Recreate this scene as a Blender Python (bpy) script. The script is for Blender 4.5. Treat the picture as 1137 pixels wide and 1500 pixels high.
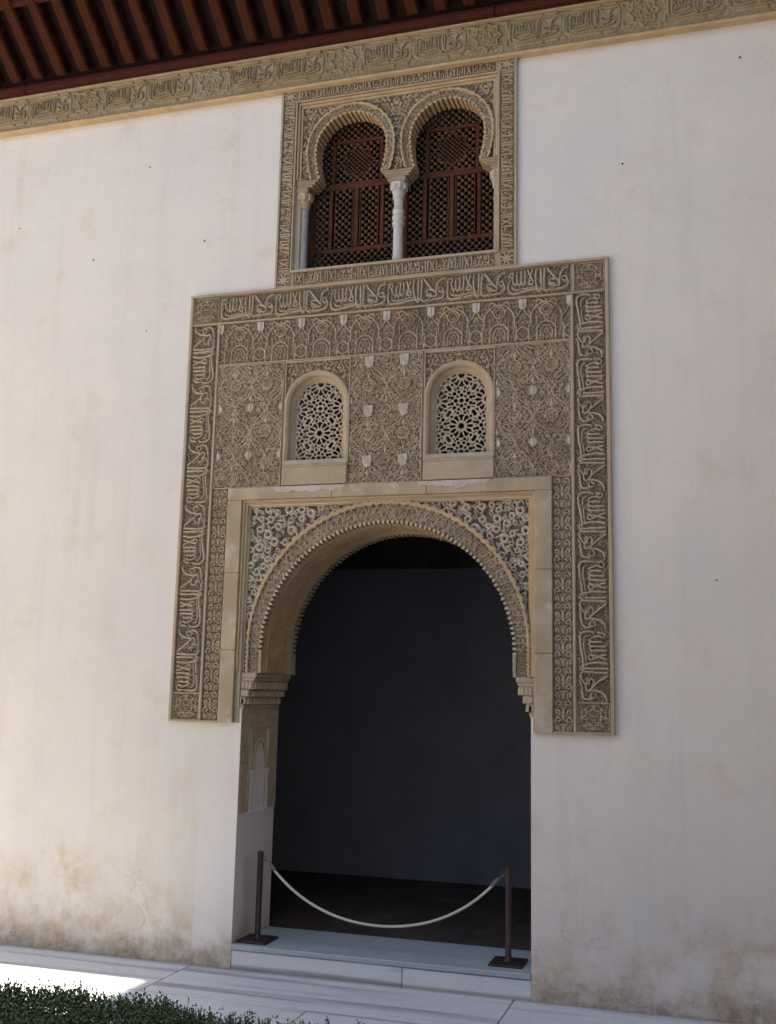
import bpy, math, random
import numpy as np
from mathutils import Vector, Matrix
PI = math.pi
sc = bpy.context.scene
for o in list(bpy.data.objects): bpy.data.objects.remove(o)
COL = sc.collection

# ------------------------------------------------------------------ camera
cam_d = bpy.data.cameras.new('camera'); cam = bpy.data.objects.new('camera', cam_d); COL.objects.link(cam)
cam.location = (2.5057, -8.0, 2.0905)
cam.rotation_euler = (math.radians(99.9166), math.radians(-1.3315), math.radians(17.4021))
cam_d.sensor_fit = 'VERTICAL'; cam_d.sensor_height = 24.0
cam_d.lens = 24.0 * 1581.4 / 1500.0
cam_d.shift_x = 13.5 / 1500.0; cam_d.shift_y = -10.0 / 1500.0
cam_d.clip_start = 0.05; cam_d.clip_end = 800
sc.camera = cam
# ------------------------------------------------------------------ sky, sun, exposure
SUN = Vector((0.339, -0.0425, 0.940)).normalized()
world = bpy.data.worlds.new('World'); sc.world = world; world.use_nodes = True
wn = world.node_tree; wn.nodes.clear()
wo = wn.nodes.new('ShaderNodeOutputWorld'); wb = wn.nodes.new('ShaderNodeBackground'); ws = wn.nodes.new('ShaderNodeTexSky')
ws.sky_type = 'NISHITA'; ws.sun_disc = False
ws.sun_elevation = math.asin(SUN.z); ws.sun_rotation = math.atan2(SUN.x, SUN.y)
wb.inputs['Strength'].default_value = 0.122
wn.links.new(ws.outputs[0], wb.inputs[0]); wn.links.new(wb.outputs[0], wo.inputs[0])
sun_d = bpy.data.lights.new('sun', 'SUN'); sun_d.energy = 5.0; sun_d.angle = math.radians(0.53); sun_d.color = (1.0, 0.935, 0.83)
sun = bpy.data.objects.new('sun', sun_d); COL.objects.link(sun)
sun.rotation_euler = SUN.to_track_quat('Z', 'Y').to_euler(); sun.location = (6, -3, 20)
sc.view_settings.view_transform = 'Standard'; sc.view_settings.look = 'None'
sc.view_settings.gamma = 1.0; sc.view_settings.use_curve_mapping = False
sc.view_settings.exposure = 1.70

# ================================================================== helpers
def tag(o, label=None, cat=None, group=None, kind=None):
    if label: o['label'] = label
    if cat: o['category'] = cat
    if group: o['group'] = group
    if kind: o['kind'] = kind
    return o
def thing(name, label, cat, loc=(0, 0, 0), group=None):
    o = bpy.data.objects.new(name, None); o.empty_display_size = .1
    COL.objects.link(o); o.location = loc
    return tag(o, label, cat, group)
def link(name, me, parent=None, loc=(0, 0, 0), rot=(0, 0, 0), scale=None):
    o = bpy.data.objects.new(name, me); COL.objects.link(o)
    o.location = loc; o.rotation_euler = rot
    if scale: o.scale = scale
    if parent: o.parent = parent
    return o

class MB:
    def __init__(s): s.v = []; s.f = []; s.m = []; s.sm = []
    def add(s, vs, fs, mi=0, smooth=False):
        b = len(s.v); s.v += [tuple(p) for p in vs]
        for f in fs: s.f.append([b + i for i in f]); s.m.append(mi); s.sm.append(smooth)
    def box(s, x0, x1, y0, y1, z0, z1, mi=0, bev=0.0):
        if bev <= 0:
            v = [(x, y, z) for z in (z0, z1) for y in (y0, y1) for x in (x0, x1)]
            s.add(v, [(0, 2, 3, 1), (4, 5, 7, 6), (0, 1, 5, 4), (2, 6, 7, 3), (0, 4, 6, 2), (1, 3, 7, 5)], mi); return
        b = bev
        # chamfered box as 3 rings per axis z
        def ring(z, i): 
            xa, xb, ya, yb = x0 + i, x1 - i, y0 + i, y1 - i
            return [(xa + (b - i), ya, z), (xb - (b - i), ya, z), (xb, ya + (b - i), z), (xb, yb - (b - i), z),
                    (xb - (b - i), yb, z), (xa + (b - i), yb, z), (xa, yb - (b - i), z), (xa, ya + (b - i), z)]
        R = [ring(z0, b * .98), ring(z0 + b, 0), ring(z1 - b, 0), ring(z1, b * .98)]
        vs = sum(R, []); fs = [tuple(range(7, -1, -1)), tuple(range(24, 32))]
        for k in range(3):
            for i in range(8):
                j = (i + 1) % 8; fs.append((k * 8 + i, k * 8 + j, k * 8 + 8 + j, k * 8 + 8 + i))
        s.add(vs, fs, mi)
    def lathe(s, prof, n=20, c=(0, 0, 0), mi=0, smooth=True):
        vs = []
        for r, z in prof:
            for i in range(n):
                a = 2 * PI * i / n; vs.append((c[0] + r * math.cos(a), c[1] + r * math.sin(a), c[2] + z))
        fs = []
        for k in range(len(prof) - 1):
            for i in range(n):
                j = (i + 1) % n; fs.append((k * n + i, k * n + j, k * n + n + j, k * n + n + i))
        s.add(vs, fs, mi, smooth)
        s.add([vs[i] for i in range(n)][::-1], [tuple(range(n))], mi); s.add(vs[-n:], [tuple(range(n))], mi)
    def tube(s, pts, r, n=8, mi=0, smooth=True):
        pts = [Vector(p) for p in pts]; vs = []
        up = Vector((0.123, 0.2, 1)).normalized()
        for i, p in enumerate(pts):
            t = (pts[min(i + 1, len(pts) - 1)] - pts[max(i - 1, 0)]).normalized()
            a = t.cross(up)
            if a.length < 1e-3: a = t.cross(Vector((1, 0, 0)))
            a.normalize(); bb = t.cross(a).normalized()
            rr = r[i] if hasattr(r, '__len__') else r
            for k in range(n):
                an = 2 * PI * k / n; vs.append(p + (a * math.cos(an) + bb * math.sin(an)) * rr)
        fs = []
        for i in range(len(pts) - 1):
            for k in range(n):
                j = (k + 1) % n; fs.append((i * n + k, i * n + j, (i + 1) * n + j, (i + 1) * n + k))
        s.add(vs, fs, mi, smooth)
        s.add(vs[:n][::-1], [tuple(range(n))], mi); s.add(vs[-n:], [tuple(range(n))], mi)
    def prism(s, poly, y0, y1, mi=0):       # polygon in (x,z), extruded in y
        n = len(poly)
        vs = [(x, y0, z) for x, z in poly] + [(x, y1, z) for x, z in poly]
        fs = [tuple(range(n)), tuple(range(2 * n - 1, n - 1, -1))]
        for i in range(n):
            j = (i + 1) % n; fs.append((j, i, n + i, n + j))
        s.add(vs, fs, mi)
    def bar(s, p0, p1, w, y0, y1, mi=0):    # bar in the xz plane
        dx, dz = p1[0] - p0[0], p1[1] - p0[1]; L = math.hypot(dx, dz); nx, nz = -dz / L * w / 2, dx / L * w / 2
        s.prism([(p0[0] + nx, p0[1] + nz), (p0[0] - nx, p0[1] - nz), (p1[0] - nx, p1[1] - nz), (p1[0] + nx, p1[1] + nz)], y0, y1, mi)
    def mesh(s, name, mats):
        me = bpy.data.meshes.new(name); me.from_pydata(s.v, [], s.f)
        for m in (mats if isinstance(mats, (list, tuple)) else [mats]): me.materials.append(m)
        me.polygons.foreach_set('material_index', s.m); me.polygons.foreach_set('use_smooth', s.sm)
        me.update(); return me
    def build(s, name, mats, parent=None, loc=(0, 0, 0), rot=(0, 0, 0)):
        return link(name, s.mesh(name, mats), parent, loc, rot)

def np_mesh(name, V, Q, mats, mi=None, smooth=True):
    me = bpy.data.meshes.new(name); V = np.asarray(V, np.float32); Q = np.asarray(Q, np.int32)
    me.vertices.add(len(V)); me.vertices.foreach_set('co', V.ravel())
    me.loops.add(Q.size); me.loops.foreach_set('vertex_index', Q.ravel())
    me.polygons.add(len(Q)); me.polygons.foreach_set('loop_start', np.arange(0, Q.size, Q.shape[1], dtype=np.int32))
    me.polygons.foreach_set('loop_total', np.full(len(Q), Q.shape[1], np.int32))
    for m in (mats if isinstance(mats, (list, tuple)) else [mats]): me.materials.append(m)
    if mi is not None: me.polygons.foreach_set('material_index', np.asarray(mi, np.int32))
    me.polygons.foreach_set('use_smooth', np.full(len(Q), smooth, bool))
    me.update(calc_edges=True); me.validate(); return me

def smooth_line(pts, n=6):
    P = np.array(pts, float)
    if len(P) < 3: return P
    E = np.vstack([2 * P[0] - P[1], P, 2 * P[-1] - P[-2]]); out = []
    for i in range(1, len(E) - 2):
        p0, p1, p2, p3 = E[i - 1], E[i], E[i + 1], E[i + 2]
        for t in np.linspace(0, 1, n, endpoint=False):
            out.append(.5 * ((2 * p1) + (-p0 + p2) * t + (2 * p0 - 5 * p1 + 4 * p2 - p3) * t * t + (-p0 + 3 * p1 - 3 * p2 + p3) * t ** 3))
    out.append(P[-1]); return np.array(out)

class Relief:
    """a carved slab: height field over a w x h rectangle"""
    def __init__(s, w, h, cell=.0036, base=0.0):
        s.w, s.h = w, h; s.nx = int(round(w / cell)) + 1; s.nz = int(round(h / cell)) + 1
        s.x = np.linspace(0, w, s.nx); s.z = np.linspace(0, h, s.nz)
        s.H = np.full((s.nz, s.nx), base, float)
        s.dx = w / (s.nx - 1); s.dz = h / (s.nz - 1)
    def win(s, x0, x1, z0, z1):
        i0 = max(0, int(x0 / s.dx)); i1 = min(s.nx, int(x1 / s.dx) + 2); j0 = max(0, int(z0 / s.dz)); j1 = min(s.nz, int(z1 / s.dz) + 2)
        return (i0, i1, j0, j1) if i1 > i0 and j1 > j0 else None
    def put(s, w, d, r, top, flat):
        i0, i1, j0, j1 = w; q = np.clip(d / r, 0, 1)
        h = np.where(d < r, top * (flat + (1 - flat) * np.sqrt(1 - q * q)), -1)
        s.H[j0:j1, i0:i1] = np.maximum(s.H[j0:j1, i0:i1], h)
    def stroke(s, pts, r, top, flat=.55, smooth=True, n=6):
        P = smooth_line(pts, n) if smooth else np.array(pts, float)
        m = len(P); rr = np.interp(np.linspace(0, 1, m), np.linspace(0, 1, len(r)), r) if hasattr(r, '__len__') else np.full(m, r)
        for i in range(m - 1):
            a, b = P[i], P[i + 1]; rad = max(rr[i], rr[i + 1])
            w = s.win(min(a[0], b[0]) - rad, max(a[0], b[0]) + rad, min(a[1], b[1]) - rad, max(a[1], b[1]) + rad)
            if not w: continue
            X = s.x[w[0]:w[1]][None, :]; Z = s.z[w[2]:w[3]][:, None]
            d = b - a; L = d @ d + 1e-12
            t = np.clip(((X - a[0]) * d[0] + (Z - a[1]) * d[1]) / L, 0, 1)
            s.put(w, np.hypot(X - a[0] - t * d[0], Z - a[1] - t * d[1]), (rr[i] + rr[i + 1]) / 2, top, flat)
    def disk(s, c, r, top, flat=.55):
        w = s.win(c[0] - r, c[0] + r, c[1] - r, c[1] + r)
        if w: s.put(w, np.hypot(s.x[w[0]:w[1]][None, :] - c[0], s.z[w[2]:w[3]][:, None] - c[1]), r, top, flat)
    def ring(s, c, r, wd, top, flat=.55):
        w = s.win(c[0] - r - wd, c[0] + r + wd, c[1] - r - wd, c[1] + r + wd)
        if w: s.put(w, np.abs(np.hypot(s.x[w[0]:w[1]][None, :] - c[0], s.z[w[2]:w[3]][:, None] - c[1]) - r), wd, top, flat)
    def setpoly(s, poly, val, mode='set'):
        P = np.array(poly); w = s.win(P[:, 0].min(), P[:, 0].max(), P[:, 1].min(), P[:, 1].max())
        if not w: return
        X = s.x[w[0]:w[1]][None, :] + 0 * s.z[w[2]:w[3]][:, None]; Z = s.z[w[2]:w[3]][:, None] + 0 * X
        ins = np.zeros(X.shape, bool); n = len(P)
        for i in range(n):
            x1, z1 = P[i]; x2, z2 = P[(i + 1) % n]
            if z1 == z2: continue
            c = ((z1 > Z) != (z2 > Z)) & (X < (x2 - x1) * (Z - z1) / (z2 - z1) + x1); ins ^= c
        S = s.H[w[2]:w[3], w[0]:w[1]]
        S[ins] = val if mode == 'set' else np.maximum(S[ins], val)
    def spiral(s, c, r, a0, turn, wd, top, end=.25, flat=.5, dot=True):
        n = 13; a = a0 + np.linspace(0, turn, n); q = r * (1 - (1 - end) * np.linspace(0, 1, n))
        s.stroke(np.stack([c[0] + q * np.cos(a), c[1] + q * np.sin(a)], 1), [wd, wd * .8], top, flat, smooth=False)
        if dot: s.disk((c[0] + .1 * r, c[1]), wd * 1.15, top * .9)
    def leaf(s, c, a, L, wd, top):
        p = np.array(c); d = np.array([math.cos(a), math.sin(a)])
        s.stroke([p, p + d * L * .45, p + d * L], [wd * .45, wd, wd * .1], top, .35, n=4)
    def scrolls(s, pitch, top, seed, wd=.0045, mirror=False, rect=None):
        """ataurique: a net of small curling tendrils and leaves"""
        rng = random.Random(seed); x0, x1, z0, z1 = rect or (0, s.w, 0, s.h)
        rows = max(1, int(round((z1 - z0) / (pitch * .87)))); cols = max(1, int(round((x1 - x0) / pitch)))
        for j in range(rows + 1):
            for i in range(-1, cols + 1):
                cx = x0 + (i + .5 + .5 * (j % 2)) * (x1 - x0) / cols + rng.uniform(-.12, .12) * pitch
                cz = z0 + (j + .1) * (z1 - z0) / rows + rng.uniform(-.12, .12) * pitch
                if not (x0 - pitch < cx < x1 + pitch): continue
                mid = (x0 + x1) / 2
                if mirror and cx > mid + .2 * pitch: continue
                r = pitch * rng.uniform(.34, .46); a0 = rng.uniform(0, 6.28); tn = rng.choice((-1, 1)) * rng.uniform(4.2, 6.2)
                cs = [(cx, 1)] + ([(2 * mid - cx, -1)] if mirror else [])
                lf = (rng.uniform(0, 6.28), rng.uniform(.45, .7)); tp = top * rng.uniform(.75, 1.05)
                for X, sg in cs:
                    A = a0 if sg > 0 else PI - a0
                    s.spiral((X, cz), r, A, tn * sg, wd, tp)
                    la = lf[0] if sg > 0 else PI - lf[0]
                    s.leaf((X + math.cos(la) * r * .9, cz + math.sin(la) * r * .9), la, pitch * lf[1], wd * 1.5, tp * .9)
    def frame(s, wd, top):
        k = max(1, int(round(wd / s.dx))); kz = max(1, int(round(wd / s.dz)))
        for sl in (np.s_[:kz, :], np.s_[-kz:, :], np.s_[:, :k], np.s_[:, -k:]): s.H[sl] = np.maximum(s.H[sl], top)
    def mesh(s, name, mats, thr=None, place=None, keep=None, depth=.0, rough=.0012, seed=1):
        H = s.H + np.random.default_rng(seed).normal(0, rough, s.H.shape)
        X = np.broadcast_to(s.x[None, :], H.shape); Z = np.broadcast_to(s.z[:, None], H.shape)
        V = (place(X, Z, H) if place else np.stack([X, -H, Z], -1)).reshape(-1, 3)
        idx = np.arange(s.nx * s.nz).reshape(s.nz, s.nx)
        Q = np.stack([idx[:-1, :-1], idx[:-1, 1:], idx[1:, 1:], idx[1:, :-1]], -1)
        hm = (s.H[:-1, :-1] + s.H[1:, 1:] + s.H[:-1, 1:] + s.H[1:, :-1]) / 4
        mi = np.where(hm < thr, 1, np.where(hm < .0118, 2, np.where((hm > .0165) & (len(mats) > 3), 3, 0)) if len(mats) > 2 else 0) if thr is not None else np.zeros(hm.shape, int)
        if keep is not None:
            kc = keep(X, Z); kc = kc[:-1, :-1] & kc[1:, 1:]; Q = Q[kc]; mi = mi[kc]
        Q = Q.reshape(-1, 4); mi = mi.reshape(-1)
        if depth > 0 and keep is None:        # side walls back to the bed
            rim = np.concatenate([idx[0, :], idx[1:, -1], idx[-1, -2::-1], idx[-2:0:-1, 0]])
            VB = V[rim].copy(); VB[:, 1] += depth; n = len(rim); b = len(V)
            V = np.vstack([V, VB]); k = np.arange(n); k2 = (k + 1) % n
            Q = np.vstack([Q, np.stack([rim[k2], rim[k], b + k, b + k2], -1)]); mi = np.concatenate([mi, np.zeros(n, int)])
        return np_mesh(name, V, Q, mats, mi)

def pierced(name, mask, x0, z0, cx, cz, y0, y1, mats):
    """board with holes: mask cells are kept; front at y0, back at y1"""
    nz, nx = mask.shape
    gx = x0 + np.arange(nx + 1) * cx; gz = z0 + np.arange(nz + 1) * cz
    F = np.stack(np.broadcast_arrays(gx[None, :], y0, gz[:, None]), -1).reshape(-1, 3); B = F.copy(); B[:, 1] = y1
    idx = np.arange((nx + 1) * (nz + 1)).reshape(nz + 1, nx + 1); nb = idx.size
    a, b, c, d = idx[:-1, :-1][mask], idx[:-1, 1:][mask], idx[1:, 1:][mask], idx[1:, :-1][mask]
    Q = [np.stack([a, b, c, d], -1), np.stack([d, c, b, a], -1) + nb]
    pad = np.pad(mask, 1)
    for (dj, di, p, q) in ((-1, 0, (0, 0), (0, 1)), (1, 0, (1, 1), (1, 0)), (0, -1, (1, 0), (0, 0)), (0, 1, (0, 1), (1, 1))):
        e = mask & ~pad[1 + dj:1 + dj + nz, 1 + di:1 + di + nx]; j, i = np.nonzero(e)
        u, v = idx[j + p[0], i + p[1]], idx[j + q[0], i + q[1]]
        Q.append(np.stack([v, u, u + nb, v + nb], -1))
    V = np.vstack([F, B]); Q = np.vstack(Q); used = np.unique(Q); re = np.zeros(len(V), int); re[used] = np.arange(len(used))
    return np_mesh(name, V[used], re[Q], mats, smooth=False)

# ================================================================== materials
def nodes(name):
    m = bpy.data.materials.new(name); m.use_nodes = True; nt = m.node_tree
    return m, nt, nt.nodes['Principled BSDF']
class N:
    def __init__(s, nt): s.nt = nt
    def new(s, t, **k):
        n = s.nt.nodes.new(t)
        for a, b in k.items(): setattr(n, a, b)
        return n
    def set(s, sock, v):
        if isinstance(v, bpy.types.NodeSocket): s.nt.links.new(v, sock)
        else: sock.default_value = v
    def pos(s): return s.new('ShaderNodeNewGeometry').outputs['Position']
    def obj(s): return s.new('ShaderNodeTexCoord').outputs['Object']
    def scale(s, v, sc_, loc=(0, 0, 0), rot=(0, 0, 0)):
        n = s.new('ShaderNodeMapping'); s.set(n.inputs[0], v); n.inputs['Scale'].default_value = sc_; n.inputs['Location'].default_value = loc; n.inputs['Rotation'].default_value = rot
        return n.outputs[0]
    def noise(s, v, scale, detail=4, rough=.55, dist=0):
        n = s.new('ShaderNodeTexNoise'); s.set(n.inputs['Vector'], v); n.inputs['Scale'].default_value = scale
        n.inputs['Detail'].default_value = detail; n.inputs['Roughness'].default_value = rough; n.inputs['Distortion'].default_value = dist
        return n.outputs['Fac']
    def math(s, op, a, b=0.0, c=0.0):
        n = s.new('ShaderNodeMath', operation=op)
        for i, v in enumerate((a, b, c)): s.set(n.inputs[i], v)
        return n.outputs[0]
    def ramp(s, v, lo, hi, a=0.0, b=1.0):
        n = s.new('ShaderNodeMapRange', interpolation_type='SMOOTHSTEP'); s.set(n.inputs[0], v)
        for i, q in enumerate((lo, hi, a, b)): s.set(n.inputs[i + 1], q)
        return n.outputs[0]
    def mix(s, f, a, b):
        n = s.new('ShaderNodeMix', data_type='RGBA'); s.set(n.inputs[0], f)
        for i, v in ((6, a), (7, b)):
            if isinstance(v, tuple): v = (*v, 1) if len(v) == 3 else v
            s.set(n.inputs[i], v)
        return n.outputs[2]
    def sep(s, v):
        n = s.new('ShaderNodeSeparateXYZ'); s.set(n.inputs[0], v); return n.outputs
    def bump(s, h, strength, dist):
        n = s.new('ShaderNodeBump'); n.inputs['Strength'].default_value = strength; n.inputs['Distance'].default_value = dist
        s.set(n.inputs['Height'], h); return n.outputs[0]

def simple(name, a, b, scale=8, rough=.85, bump=.3, bdist=.004, fine=60, stretch=(1, 1, 1), lo=.35, hi=.68, c=None, cs=2.5, spec=.3, coord='pos'):
    m, nt, P = nodes(name); n = N(nt); v = n.scale(n.pos() if coord == 'pos' else n.obj(), stretch)
    col = n.mix(n.ramp(n.noise(v, scale, 6, .62), lo, hi), a, b)
    if c: col = n.mix(n.ramp(n.noise(v, cs, 5, .6), .52, .72), col, c)
    f = n.noise(v, fine, 5, .65)
    n.set(P.inputs['Base Color'], col); P.inputs['Roughness'].default_value = rough
    P.inputs['Specular IOR Level'].default_value = spec
    n.set(P.inputs['Normal'], n.bump(f, bump, bdist)); return m

def plaster_wall_mat():
    m, nt, P = nodes('lime_plaster'); n = N(nt); p = n.pos(); x, y, z = n.sep(p)
    base = n.mix(n.ramp(n.noise(p, .9, 5, .6), .35, .7), (.755, .69, .60), (.70, .645, .575))
    streak = n.noise(n.scale(p, (5, 5, .35)), 1.2, 5, .6)
    base = n.mix(n.math('MULTIPLY', n.ramp(streak, .48, .72), .38), base, (.63, .575, .50))
    blot = n.noise(p, 2.3, 7, .7, .15)
    base = n.mix(n.math('MULTIPLY', n.ramp(blot, .52, .70), .5), base, (.66, .56, .43))
    # rising damp along the foot of the wall
    zz = n.math('ADD', z, n.math('MULTIPLY', n.math('SUBTRACT', n.noise(n.scale(p, (1, 1, .6)), 1.7, 6, .65), .5), 2.0))
    damp = n.ramp(zz, 1.0, .05)
    dn = n.ramp(n.noise(p, 3.4, 9, .74, .15), .38, .68)
    base = n.mix(n.math('MULTIPLY', n.math('MULTIPLY', damp, dn), .85), base, (.52, .375, .225))
    zz2 = n.math('ADD', z, n.math('MULTIPLY', n.math('SUBTRACT', n.noise(p, 4.0, 6, .7), .5), .55))
    foot = n.ramp(zz2, .26, .0)
    gr = n.ramp(n.noise(p, 9, 8, .78, .1), .40, .62)
    base = n.mix(n.math('MULTIPLY', foot, n.math('MULTIPLY_ADD', gr, .55, .25)), base, (.30, .235, .17))
    # whiter repair beside the door jamb
    xe = n.math('ADD', x, n.math('MULTIPLY', n.math('SUBTRACT', n.noise(n.scale(p, (1, 1, 1)), 5, 4), .5), .05))
    pm = n.math('MULTIPLY', n.math('MULTIPLY', n.ramp(xe, -1.475, -1.462), n.ramp(x, -1.0, -1.1)), n.ramp(z, 1.75, .8))
    pm = n.math('MULTIPLY', pm, n.ramp(zz2, .02, .22))
    base = n.mix(n.math('MULTIPLY', pm, .55), base, (.76, .72, .69))
    # hairline cracks
    vo = n.new('ShaderNodeTexVoronoi', feature='DISTANCE_TO_EDGE')
    n.set(vo.inputs['Vector'], n.scale(n.new('ShaderNodeVectorMath', operation='ADD').outputs[0], (1, 1, 1)))
    va = vo.inputs['Vector'].links[0].from_node.inputs[0].links[0].from_node
    n.set(va.inputs[0], p); nn = n.new('ShaderNodeTexNoise'); n.set(nn.inputs['Vector'], p); nn.inputs['Scale'].default_value = 3; nn.inputs['Detail'].default_value = 6
    vm = n.new('ShaderNodeVectorMath', operation='SCALE'); n.set(vm.inputs[0], nn.outputs['Color']); vm.inputs['Scale'].default_value = .8; n.set(va.inputs[1], vm.outputs[0])
    vo.inputs['Scale'].default_value = 1.1
    crack = n.math('MULTIPLY', n.ramp(vo.outputs[0],   .004, .001), n.math('MULTIPLY', n.ramp(n.noise(p, 1.3, 3), .52, .62), n.ramp(z, 1.6, .3)))
    base = n.mix(n.math('MULTIPLY', crack, .38), base, (.36, .29, .23))
    # specks and pits
    sp = n.ramp(n.noise(p, 55, 3, .6), .70, .78)
    base = n.mix(n.math('MULTIPLY', sp, .35), base, (.42, .36, .30))
    n.set(P.inputs['Base Color'], base); P.inputs['Roughness'].default_value = .92; P.inputs['Specular IOR Level'].default_value = .2
    h = n.math('ADD', n.math('ADD', n.math('MULTIPLY', n.noise(p, 2.2, 4, .5), 3.5), n.math('MULTIPLY', n.math('MULTIPLY', foot, gr), -1.6)), n.math('ADD', n.noise(p, 26, 6, .7), n.math('MULTIPLY', crack, -1.0)))
    n.set(P.inputs['Normal'], n.bump(h, .38, .012)); return m

def marble_mat(name, a, b, vein, vscale=(1, 9, 9), rough=.45, amt=.6, coord='pos'):
    m, nt, P = nodes(name); n = N(nt); p = n.pos() if coord == 'pos' else n.obj()
    oi = n.new('ShaderNodeObjectInfo').outputs['Random']
    sh = n.new('ShaderNodeVectorMath', operation='ADD'); n.set(sh.inputs[0], p)
    cx = n.new('ShaderNodeCombineXYZ'); n.set(cx.inputs[1], n.math('MULTIPLY', oi, 7.0)); n.set(sh.inputs[1], cx.outputs[0]); q = sh.outputs[0]
    v = n.scale(q, vscale, rot=(0, 0, math.radians(4)))
    st = n.ramp(n.noise(v, .9, 5, .6, .25), .50, .66)
    st2 = n.ramp(n.noise(v, 2.4, 6, .6, .2), .55, .7)
    base = n.mix(n.noise(q, 1.6, 5), a, b)
    base = n.mix(n.math('MULTIPLY', n.math('MAXIMUM', st, n.math('MULTIPLY', st2, .6)), amt), base, vein)
    if name == 'striped_marble':
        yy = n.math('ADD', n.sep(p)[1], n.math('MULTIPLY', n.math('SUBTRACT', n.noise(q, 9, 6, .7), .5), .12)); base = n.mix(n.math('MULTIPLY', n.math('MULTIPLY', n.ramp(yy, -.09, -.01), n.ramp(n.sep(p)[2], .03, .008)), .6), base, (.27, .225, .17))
    dirt = n.ramp(n.noise(q, 7, 7, .7), .52, .72)
    base = n.mix(n.math('MULTIPLY', dirt, .3), base, tuple(c * .62 for c in a))
    n.set(P.inputs['Base Color'], base)
    n.set(P.inputs['Roughness'], n.ramp(n.noise(q, 12, 5), .3, .7, rough - .1, rough + .15))
    n.set(P.inputs['Normal'], n.bump(n.noise(q, 40, 5, .7), .15, .003)); return m

def wood_mat(name, a, b, rough=.7, axis=(1, 1, 1)):
    m, nt, P = nodes(name); n = N(nt); p = n.pos()
    oi = n.new('ShaderNodeObjectInfo').outputs['Random']
    g = n.noise(n.scale(p, axis), 7, 6, .65, .4)
    base = n.mix(n.ramp(g, .35, .7), a, b)
    base = n.mix(n.math('MULTIPLY', n.ramp(n.noise(p, 3.5, 5), .45, .7), .5), base, tuple(c * .55 for c in a))
    base = n.mix(n.math('MULTIPLY', oi, .35), base, tuple(min(1, c * 1.5) for c in b))
    n.set(P.inputs['Base Color'], base); P.inputs['Roughness'].default_value = rough; P.inputs['Specular IOR Level'].default_value = .15
    n.set(P.inputs['Normal'], n.bump(g, .4, .004)); return m

PLASTER = plaster_wall_mat()
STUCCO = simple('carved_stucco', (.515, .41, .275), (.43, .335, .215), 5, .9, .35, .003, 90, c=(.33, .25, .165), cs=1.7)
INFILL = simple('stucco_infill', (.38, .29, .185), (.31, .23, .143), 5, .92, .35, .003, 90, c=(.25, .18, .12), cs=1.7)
GROUND = simple('stucco_ground', (.20, .143, .086), (.155, .11, .065), 6, .95, .35, .003, 90, c=(.15, .095, .065), cs=2.2)  # sunken ground: dusty pigment tone, with crevice shade put into the colour
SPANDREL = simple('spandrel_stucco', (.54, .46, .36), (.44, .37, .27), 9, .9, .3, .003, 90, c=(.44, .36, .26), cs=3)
WHITE = simple('white_inlay', (.54, .47, .385), (.44, .375, .29), 12, .8, .2, .002, 80)
FRAME = simple('ochre_plaster', (.45, .35, .23), (.37, .29, .19), 4, .9, .3, .004, 50, c=(.45, .37, .27), cs=2.6)
OCHRE = simple('golden_plaster', (.53, .38, .205), (.43, .305, .17), 6, .88, .3, .003, 60, c=(.47, .36, .24), cs=4)
GIRIH = simple('pale_lattice_plaster', (.47, .385, .28), (.39, .31, .22), 9, .88, .3, .002, 80)
COLM = marble_mat('column_marble', (.60, .56, .50), (.52, .485, .44), (.38, .35, .32), (3, 3, 1), .5, .35)
SLAB = marble_mat('striped_marble', (.70, .70, .695), (.63, .635, .64), (.33, .33, .36), (.3, 6.5, 6), .5, .95)
STEPM = marble_mat('step_marble', (.43, .47, .48), (.37, .41, .425), (.29, .315, .33), (.6, 4, 4), .45, .4)
NICHEM = simple('niche_marble', (.70, .79, .90), (.66, .74, .85), 5, .6, .15, .002, 40)
RAFT = wood_mat('red_brown_rafter_wood', (.060, .0165, .0050), (.036, .011, .0035), .9, (9, 1, 1))
BEAMW = wood_mat('red_painted_beam', (.075, .019, .011), (.045, .012, .008), .85, (1, 9, 9))
BOARD = wood_mat('dark_soffit_board', (.022, .010, .006), (.015, .007, .005), .85, (8, 1, 1))
SCREEN = wood_mat('reddish_screen_wood', (.105, .038, .018), (.068, .025, .012), .7, (1, 1, 1))
KNOB = wood_mat('turned_spindle_wood', (.17, .115, .072), (.10, .064, .038), .6, (1, 1, 1))
IRON = simple('brown_painted_iron', (.040, .020, .016), (.028, .015, .013), 20, .5, .15, .001, 120, spec=.4)
STEEL = simple('dull_steel', (.16, .15, .14), (.10, .095, .09), 30, .4, .1, .001, 120)
m_, nt_, P_ = nodes('cream_rope'); n_ = N(nt_)
w_ = n_.new('ShaderNodeTexWave', bands_direction='DIAGONAL'); n_.set(w_.inputs['Vector'], n_.pos()); w_.inputs['Scale'].default_value = 38
n_.set(P_.inputs['Base Color'], n_.mix(w_.outputs['Fac'], (.50, .46, .38), (.66, .62, .53))); P_.inputs['Roughness'].default_value = .8
n_.set(P_.inputs['Normal'], n_.bump(w_.outputs['Fac'], .5, .003)); ROPE = m_
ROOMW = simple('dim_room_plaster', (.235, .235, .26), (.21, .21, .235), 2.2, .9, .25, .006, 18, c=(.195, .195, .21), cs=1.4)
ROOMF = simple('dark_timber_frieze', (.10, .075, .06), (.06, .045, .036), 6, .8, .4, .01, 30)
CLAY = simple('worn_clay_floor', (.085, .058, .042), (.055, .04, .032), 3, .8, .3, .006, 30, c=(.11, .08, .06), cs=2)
EARTH = simple('courtyard_gravel', (.42, .37, .30), (.34, .30, .24), 3, .95, .5, .02, 40)
PALE = simple('pale_courtyard_paving', (.70, .655, .58), (.63, .585, .52), 1.2, .8, .2, .004, 30)
COOL = simple('grey_white_added_block', (.50, .51, .53), (.42, .43, .45), 2, .9, .3, .01, 20)
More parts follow.
